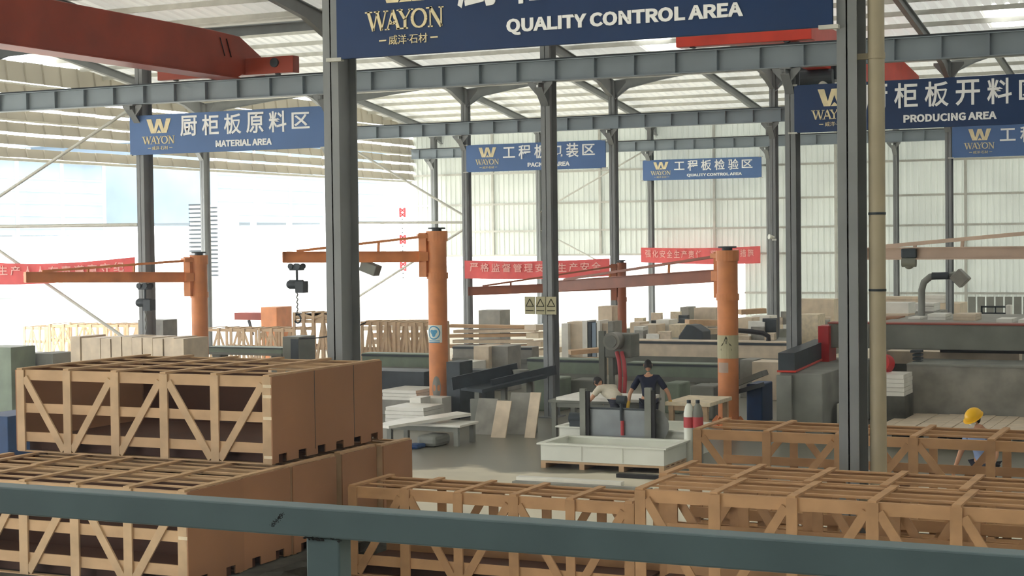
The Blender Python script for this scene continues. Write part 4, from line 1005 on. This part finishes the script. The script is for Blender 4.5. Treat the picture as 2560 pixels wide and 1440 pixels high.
far_crate(124, 812, 260, 868, 49, 1.2, 4, 'distant crate in the glare, left of the cream bundles top', zmin=0)
far_crate(266, 812, 345, 868, 49, 1.2, 3, 'distant crate in the glare left of the grey control box', zmin=0)
far_crate(515, 822, 640, 874, 46, 1.2, 4, 'distant pale crate right of the left jib mast', zmin=0)
far_crate(648, 822, 735, 868, 46, 1.2, 3, 'distant pale crate below the orange machine', zmin=0)
far_crate(735, 800, 830, 862, 44, 1.2, 4, 'distant brown crate just left of the thick front column', zmin=0)
far_crate(735, 783, 830, 799, 44, 1.2, 4, 'low crate lying on the brown crate left of the thick front column')
far_crate(905, 806, 985, 865, 45, 1.2, 4, 'distant brown crate just right of the thick front column', zmin=0)
far_crate(996, 808, 1075, 868, 45, 1.2, 4, 'distant brown crate left of the middle jib mast', zmin=0)
def timber(x0, y0, x1, y1, Y, n, label, m='wood2'):
    a, b = rect(x0, y0, x1, y1, Y, 2.2, 0); o = Vector(((a[0]+b[0])/2, Y, 0)); t = thing('timber_pile', o, label, 'timber', 'loose timber piles')
    for i in range(n):
        z = b[2]*(i+.2)/n; x = a[0]+random.uniform(0, .3); x2 = b[0]-random.uniform(0, .4)
        MB().bar((x, Y+jit(.4), z+jit(.03)), (x2, Y+.6+jit(.5), z+jit(.06)), .5, b[2]/n*.6).build('board', 'cream' if i % 2 else m, t)
    return t
timber(905, 790, 1070, 806, 50, 7, 'untidy pile of boards between thick front column and middle mast')
timber(1120, 808, 1320, 868, 50, 9, 'long pile of pinkish boards right of the middle mast')
timber(1325, 800, 1365, 868, 49, 6, 'small pile of pale boards left of the centre column', m='paleply')
timber(1410, 868, 1480, 900, 45, 5, 'flat boards at the foot of the upright slabs')
timber(1700, 790, 1790, 812, 54, 5, 'boards heaped behind the dark machine cover')
timber(1840, 765, 1905, 800, 62, 5, 'boards heaped right of the right jib mast')

# loose offcuts and blocks heaped on the benches behind the centre, too alike to tell apart
gx = 'loose stone offcuts heaped behind the centre'
rnd = random.Random(21)
proto = {}
MN = {'marble': 'white', 'cream': 'cream', 'paleply': 'pale pinkish', 'slab': 'grey', 'dark': 'dark'}
def offcut(px, py, Y, w_, d_, h_, m, rz, where=''):
    key = m
    if key not in proto:
        mb = MB().add([(-.5,-.5,0), (.5,-.5,0), (.46,.5,0), (-.5,.44,0), (-.48,-.5,1), (.5,-.46,.93), (.44,.48,1), (-.5,.44,.95)], [(0,3,2,1), (4,5,6,7), (0,1,5,4), (1,2,6,5), (2,3,7,6), (3,0,4,7)])
        o = mb.build('stone_offcut', m); proto[key] = o
    else:
        o = proto[key].copy(); COL.objects.link(o)
    q = P(px, py, Y); o.location = (q.x, Y, q.z); o.scale = (w_, d_, h_); o.rotation_euler = (0, 0, rz)
    tag(o, 'small %s offcut on the %s' % (MN[m], where), 'stone', gx+', '+MN[m]+' ones on the '+where)
bench = []
for (xa, xb, py, Y) in ((1590, 1680, 850, 48.2), (1850, 1960, 850, 48.4), (1590, 1780, 822, 58.5), (1850, 2080, 822, 59)):
    a = P(xa, py, Y); b = P(xb, py, Y)
    lb = {1590: 'low bench heaped with offcuts left of the right jib mast', 1850: 'low bench heaped with offcuts right of the right jib mast'}[xa]
    if py == 822: lb = 'far bench with offcuts left of the right jib mast' if xa == 1590 else 'far bench with offcuts near the double columns'
    o = B((0, 0, 0), (b.x-a.x+.5, 1.9, (a.z+b.z)/2)).build('work_bench', 'machine'); o.location = (a.x-.4, Y-.5, 0); tag(o, lb, 'bench')
    st = 30 if py == 850 else 22
    for i in range(int((xb-xa)/st)):
        px = xa+st/2+i*st+rnd.uniform(-2, 2)
        for lv in range(2 if rnd.random() > .45 else 1):
            h_ = rnd.uniform(.12, .42); offcut(px, py-.5, Y+rnd.uniform(-.1, .1)+lv*.75, rnd.uniform(.25, .42)*(1.3 if lv else 1), rnd.uniform(.2, .45), h_*(1+lv*.6), rnd.choice(('marble', 'cream', 'paleply', 'marble', 'slab', 'dark')), rnd.uniform(-.12, .12), {(1590, 850): 'near bench left of the right jib mast', (1850, 850): 'near bench right of the right jib mast', (1590, 822): 'far bench left of the right jib mast', (1850, 822): 'far bench near the double columns'}[(xa, py)])
# gas bottles beside the tank
for i, (px, m_) in enumerate(((1722, 'poly'), (1744, 'conc'))):
    q = P(px, 1000, 29.6); t = thing('gas_bottle', (q.x, 29.6, 0), ('white gas bottle with red band right of the stone saw', 'grey gas bottle with red band next to the white bottle')[i], 'bottle')
    zt_ = P(px, 1000, 29.6).z
    MB().tube([(q.x, 29.6, 0), (q.x, 29.6, zt_-.25), (q.x, 29.6, zt_-.12), (q.x, 29.6, zt_-.06)], [.1, .1, .07, .03], 16).build('cylinder', m_, t, smooth=True)
    MB().cyl((q.x, 29.6, zt_-.52), (q.x, 29.6, zt_-.32), .103, n=16).build('red_band', 'hose', t, smooth=True)
    MB().cyl((q.x, 29.6, zt_-.06), (q.x, 29.6, zt_), .04).build('valve', 'dark', t, smooth=True)
# fixings on machines: boxes, pipes and hoses in the dark middle
simple('pipe_box', 1160, 925, 1215, 948, 38.0, .5, 'dark', 'dark box on legs beyond the slanting trough', 'box', zmin=0)
simple('machine_casing', 1335, 945, 1398, 985, 37.6, .8, 'green', 'green grey casing left of the tall saw head, under the bridge', 'machine', zmin=0, bevel=.04)
simple('machine_casing', 1425, 950, 1490, 982, 38.4, .8, 'machine', 'grey casing under the bridge just left of the tall saw head', 'machine', zmin=0, bevel=.04)
simple('machine_casing', 1660, 958, 1700, 1000, 38.0, .8, 'green', 'green grey casing right of the navy shirted worker', 'machine', zmin=0, bevel=.04)
simple('machine_casing', 1725, 965, 1785, 1010, 37.0, .8, 'machine', 'dark grey casing just left of the right jib mast', 'machine', zmin=0, bevel=.04)
t = thing('power_cable', P(752, 846, 36.4), 'thin dark cable sagging from the grey cabinet to the thick front column', 'cable')
c0, c1 = P(748, 847, 36.4), P(915, 806, 36.4)
MB().tube([c0.lerp(c1, i/10)-Vector((0, 0, .12*math.sin(math.pi*i/10))) for i in range(11)], .018, 6).build('cable', 'black', t, smooth=True)
q = P(925, 668, 35.0); t = thing('flood_lamp', q, 'grey box lamp hanging under the middle jib arm right of the thick front column', 'lamp')
MB().bar(q+Vector((-.2, 0, .05)), q+Vector((.22, 0, -.1)), .3, .26).build('lamp_housing', 'conc', t, bevel=.02); MB().cyl(q+Vector((0, 0, .1)), q+Vector((0, 0, .32)), .02).build('hanger', 'dark', t)
# lattice mast far outside with red bands
t = thing('lattice_mast', (P(1006, 640, 130).x, 130, -.3), 'faint red and white lattice mast far outside through the bright opening', 'mast')
q0 = P(1000, 520, 130); q1 = P(1012, 520, 130); zt_ = q0.z; n = 16; zb_ = P(1006, 700, 130).z
for k in range(n):
    za, zc = zb_+(zt_-zb_)*k/n, zb_+(zt_-zb_)*(k+1)/n
    mb = MB().bar((q0.x, 130, za), (q1.x, 130, zc), .1, .1).bar((q1.x, 130, za), (q0.x, 130, zc), .1, .1).bar((q0.x, 130, za), (q0.x, 130, zc), .12, .12).bar((q1.x, 130, za), (q1.x, 130, zc), .12, .12)
    mb.build('lattice', 'redshiny' if k % 6 in (2, 3) else 'shedwhite', t)
MB().box((q0.x, 129.9, -.3), (q1.x, 130.1, zb_)).build('mast_base', 'shedwhite', t)

# ------------------------------------------------------------------ people
def skin_mesh(name, chain, m, parent, sub=2, root=0):
    """chain: list of (point, radius, parent index); grown with a skin modifier"""
    me = D.meshes.new(name); off = parent_off(parent)
    me.from_pydata([Vector(c[0])-off for c in chain], [(i, c[2]) for i, c in enumerate(chain) if c[2] is not None], [])
    o = D.objects.new(name, me); COL.objects.link(o); o.parent = parent; me.materials.append(M_[m])
    sk = o.modifiers.new('skin', 'SKIN'); sk.use_smooth_shade = True
    for i, c in enumerate(chain):
        r = c[1]; v = me.skin_vertices[0].data[i]; v.radius = r if isinstance(r, tuple) else (r, r); v.use_root = (i == root)
    ss = o.modifiers.new('sub', 'SUBSURF'); ss.levels = sub; ss.render_levels = sub
    return o
def person(loc, rz, lean, label, shirt, trousers, armL, armR, helmet=False, gloves=False, headtilt=.3, mask=False, scale=1.0, side_lean=0):
    """armL / armR: wrist targets in body space (x right, y forward, z up), body faces +y"""
    t = thing('person', loc, label, 'person', 'factory workers')
    Rz = Matrix.Rotation(rz, 3, 'Z')
    def W(p): return Vector(loc)+Rz @ (Vector(p)*scale)
    hip = Vector((0, 0, .92)); ax = Vector((side_lean, math.sin(lean), math.cos(lean))).normalized()
    ch = hip+ax*.28; nk = hip+ax*.50; hd = nk+(ax+Vector((0, headtilt, 0))).normalized()*.17
    sl = hip+ax*.45+Vector((-.18, 0, 0)); sr = hip+ax*.45+Vector((.18, 0, 0))
    def elbow(s, wv, o):
        mid = (s+Vector(wv))/2; return mid+Vector((o*.07, -.06, -.02))
    el, er = elbow(sl, armL, -1), elbow(sr, armR, 1); wl_, wr_ = Vector(armL), Vector(armR)
    # body: one skin-grown surface
    C = [(W(hip), .13, None), (W(hip+ax*.15), .12, 0), (W(ch), .14, 1), (W(hip+ax*.42), .12, 2), (W(nk), .055, 3), (W(nk+(hd-nk)*.4), .055, 4),
         (W(sl), .062, 3), (W(el), .045, 6), (W(wl_), .030, 7), (W(sr), .062, 3), (W(er), .045, 9), (W(wr_), .030, 10),
         (W((-.1, 0, .84)), .095, 0), (W((-.11, .03, .48)), .062, 12), (W((-.11, -.02, .09)), .042, 13), (W((-.11, .13, .04)), .04, 14),
         (W((.1, 0, .84)), .095, 0), (W((.11, .03, .48)), .062, 16), (W((.11, -.02, .09)), .042, 17), (W((.11, .13, .04)), .04, 18)]
    fing = []
    for wi, (wp_, el_) in ((8, (wl_, el)), (11, (wr_, er))):
        d = (wp_-el_).normalized(); sd_ = d.cross(Vector((0, 1, .2))).normalized()
        palm = wp_+d*.05; C.append((W(palm), (.034, .02), wi)); pi = len(C)-1
        fing.append((wp_, d, sd_, palm))
    body = skin_mesh('body', C, 'skin', t)
    for (wp_, d, sd_, palm) in fing:     # five fingers per hand, curled
        F_ = []; dn = d.cross(sd_).normalized()
        for k, L in enumerate((.07, .078, .072, .058)):
            b0 = palm+d*.02+sd_*((k-1.5)*.019); n0 = len(F_)
            F_ += [(W(palm+d*.0+sd_*((k-1.5)*.012)), .010, None), (W(b0+d*.02), .009, n0), (W(b0+d*(.02+L*.5)+dn*.012), .008, n0+1), (W(b0+d*(.02+L*.85)+dn*.035), .007, n0+2)]
        n0 = len(F_); F_ += [(W(palm-sd_*.02-d*.03), .011, None), (W(palm-sd_*.045-d*.005+dn*.01), .010, n0), (W(palm-sd_*.055+d*.03+dn*.02), .008, n0+1)]
        o = skin_mesh('fingers', F_, 'glove' if gloves else 'skin', t, 1)
        for i, c in enumerate(F_):
            if c[2] is None: o.data.skin_vertices[0].data[i].use_root = True
        if gloves:
            skin_mesh('glove', [(W(wp_-d*.12), .042, None), (W(wp_-d*.02), .038, 0), (W(palm+d*.02), (.046, .03), 1)], 'glove', t)
    # head with face
    fw = (ax*.0+Vector((0, 1, 0))-ax*.15-Vector((0, 0, headtilt*.9))).normalized(); up = (hd-nk).normalized(); fw = (fw-up*fw.dot(up)).normalized(); rt = fw.cross(up)
    c0 = hd+up*.05
    mb = MB(); n, m2 = 20, 14; vs = []
    for j in range(m2+1):
        ph = math.pi*j/m2
        for i in range(n):
            a_ = 2*math.pi*i/n; x = .074*math.sin(ph)*math.cos(a_); y = .094*math.sin(ph)*math.sin(a_); z = .118*math.cos(ph)
            if z < 0: x *= 1+z*1.6; y = y*(1+z*1.2)+(.012 if y > 0 else 0)*(-z*8)
            if y > .06 and abs(x) < .02 and -.05 < z < .02: y += .016
            vs.append(W(c0+rt*x+fw*y+up*z))
    mb.add(vs, [(j*n+i, j*n+(i+1) % n, (j+1)*n+(i+1) % n, (j+1)*n+i) for j in range(m2) for i in range(n)])
    head = mb.build('head', 'skin', t, smooth=True)
    mb = MB()
    for s in (-1, 1): mb.ball(W(c0+rt*(s*.03)+fw*.085+up*.012), .012, .012, .008, 8, 6)
    mb.build('eye', 'hair', head, smooth=True)
    mb = MB().ball(W(c0+fw*.09-up*.05), .024, .012, .007, 8, 6); mb.build('mouth', 'hose', head, smooth=True)
    mb = MB()
    for s in (-1, 1): mb.ball(W(c0+rt*(s*.077)-fw*.005), .012, .02, .03, 8, 6)
    mb.build('ear', 'skin', head, smooth=True)
    if helmet:
        mb = MB(); vs = []
        for j in range(8):
            ph = math.pi/2*j/7
            for i in range(24):
                a_ = 2*math.pi*i/24; vs.append(W(c0+rt*(.125*math.sin(ph)*math.cos(a_))+fw*(.145*math.sin(ph)*math.sin(a_))+up*(.03+.125*math.cos(ph))))
        for i in range(24):
            a_ = 2*math.pi*i/24; e = 1.0+(.28 if math.sin(a_) > .3 else .08)
            vs.append(W(c0+rt*(.128*math.cos(a_)*min(e, 1.1))+fw*(.148*math.sin(a_)*e)+up*.022))
        mb.add(vs, [(j*24+i, j*24+(i+1) % 24, (j+1)*24+(i+1) % 24, (j+1)*24+i) for j in range(8) for i in range(24)])
        mb.build('helmet', 'yellow', t, smooth=True)
    mb = MB(); vs = []
    for j in range(8):
        ph = math.pi*.74*j/7
        for i in range(20):
            a_ = 2*math.pi*i/20; z = .124*math.cos(ph); y = .102*math.sin(ph)*math.sin(a_)
            if y > .03 and z < .05: z = .05
            vs.append(W(c0+rt*(.081*math.sin(ph)*math.cos(a_))+fw*y+up*z))
    mb.add(vs, [(j*20+i, j*20+(i+1) % 20, (j+1)*20+(i+1) % 20, (j+1)*20+i) for j in range(7) for i in range(20)])
    mb.build('hair', 'hair', t, smooth=True)
    if mask:
        MB().ball(W(c0+fw*.075-up*.035), .055, .035, .045, 12, 8).build('face_mask', 'mask', t, smooth=True)
    S = [(W(hip-ax*.02), (.155, .15), None), (W(hip+ax*.15), .145, 0), (W(ch), .165, 1), (W(hip+ax*.42), .14, 2), (W(hip+ax*.475), .08, 3),
         (W(sl), .078, 3), (W(sl.lerp(el, .8)), .066, 5), (W(sr), .078, 3), (W(sr.lerp(er, .8)), .066, 7)]
    skin_mesh('shirt', S, shirt, t)
    T = [(W(hip), .145, None), (W((-.1, 0, .84)), .108, 0), (W((-.11, .03, .48)), .078, 1), (W((-.11, -.02, .11)), .065, 2), (W((.1, 0, .84)), .108, 0), (W((.11, .03, .48)), .078, 4), (W((.11, -.02, .11)), .065, 5)]
    skin_mesh('trousers', T, trousers, t)
    for s in (-1, 1):
        MB().ball(W((s*.11, .06, .05)), .05, .14, .05, 12, 8).build('shoe', 'black', t, smooth=True)
    return t
q = P(1622, 1000, 31.78); person((q.x, 31.78, 0), math.radians(22), .40, 'person in a dark navy shirt and yellow gloves leaning over the work table', 'navy', 'trous', (-.40, .16, .80), (.44, .16, .80), gloves=True, headtilt=.2, scale=1.06)
q = P(1558, 1000, 32.0); person((q.x, 31.75, 0), math.radians(62), 1.08, 'person in a cream shirt bent far down over the white slab', 'shirt', 'trous', (-.3, .66, .80), (.25, .66, .80), headtilt=.2, scale=1.04)
q = P(2462, 1050, 25.0); person((q.x, 25.0, 0), math.radians(150), .25, 'person with a yellow helmet and white mask behind the right crates', 'lightblue', 'trous', (-.3, .25, .85), (.3, .3, .85), helmet=True, mask=True, headtilt=.35, scale=1.0)

# ------------------------------------------------------------------ yard outside the open side
def shed(x0, x1, y0, y1, h, label, m, rm):
    t = thing('shed', ((x0+x1)/2, (y0+y1)/2, -.3), label, 'building', 'pale sheds in the yard')
    MB().box((x0, y0, h*.45), (x1, y1, h)).build('wall', m, t)
    for k in range(6):
        y = y0+(y1-y0)*k/5; MB().box((x1-.4, y-.2, -.3), (x1+.06, y+.2, h-.01)).build('post', 'shedwhite', t)
    MB().box((x0-1, y0-1, h), (x1+1, y1+1, h+.4)).build('roof', rm, t)
    for k in range(5): MB().box((x1+.001, y0+.3, h*.5+k*h*.09), (x1+.08, y1-.3, h*.5+k*h*.09+.12)).build('ledge', 'shedwhite', t)
    return t
shed(-120, -95, 90, 118, 11.5, 'pale blue shed seen faintly through the left opening', 'shedblue', 'shedwhite')
shed(-112, -90, 128, 160, 14, 'pale blue building seen faintly left of the thick front column', 'shedblue', 'shedblue')
shed(-150, -130, 80, 100, 10, 'whitish shed at the far left in the glare', 'shedwhite', 'shedwhite')
for (x0_, x1_, yt_, yb_, lb) in ((476, 506, 512, 640, 'white tower with dark horizontal louvres behind the left jib mast'), (529, 545, 512, 690, 'narrow white tower with dark louvres right of the left jib mast')):
    a, b = rect(x0_, yt_, x1_, yb_, 110, 3, -.3)
    t = thing('louvre_tower', ((a[0]+b[0])/2, 110, -.3), lb, 'building', 'louvred towers in the yard')
    MB().box(a, b).build('tower_body', 'shedwhite', t)
    zz = P(x0_, yb_, 110).z
    while zz < b[2]:
        MB().box((a[0], 109.8, zz), (b[0], 110, zz+.12)).build('louvre', 'dark', t); zz += .34

# ------------------------------------------------------------------ dusty air inside the hall
hz = B((XL+.3, -2.5, .02), (XR-.2, YB-.5, 10.0)).build('haze', 'white'); hz['kind'] = 'stuff'
hm = D.materials.new('dusty_air'); hm.use_nodes = True; nt = hm.node_tree; nt.nodes.clear()
ou = nt.nodes.new('ShaderNodeOutputMaterial'); vs_ = nt.nodes.new('ShaderNodeVolumeScatter')
vs_.inputs['Density'].default_value = .0030; vs_.inputs['Anisotropy'].default_value = .35; vs_.inputs['Color'].default_value = (.96, .98, 1, 1)
nt.links.new(vs_.outputs[0], ou.inputs['Volume']); hz.data.materials.clear(); hz.data.materials.append(hm)
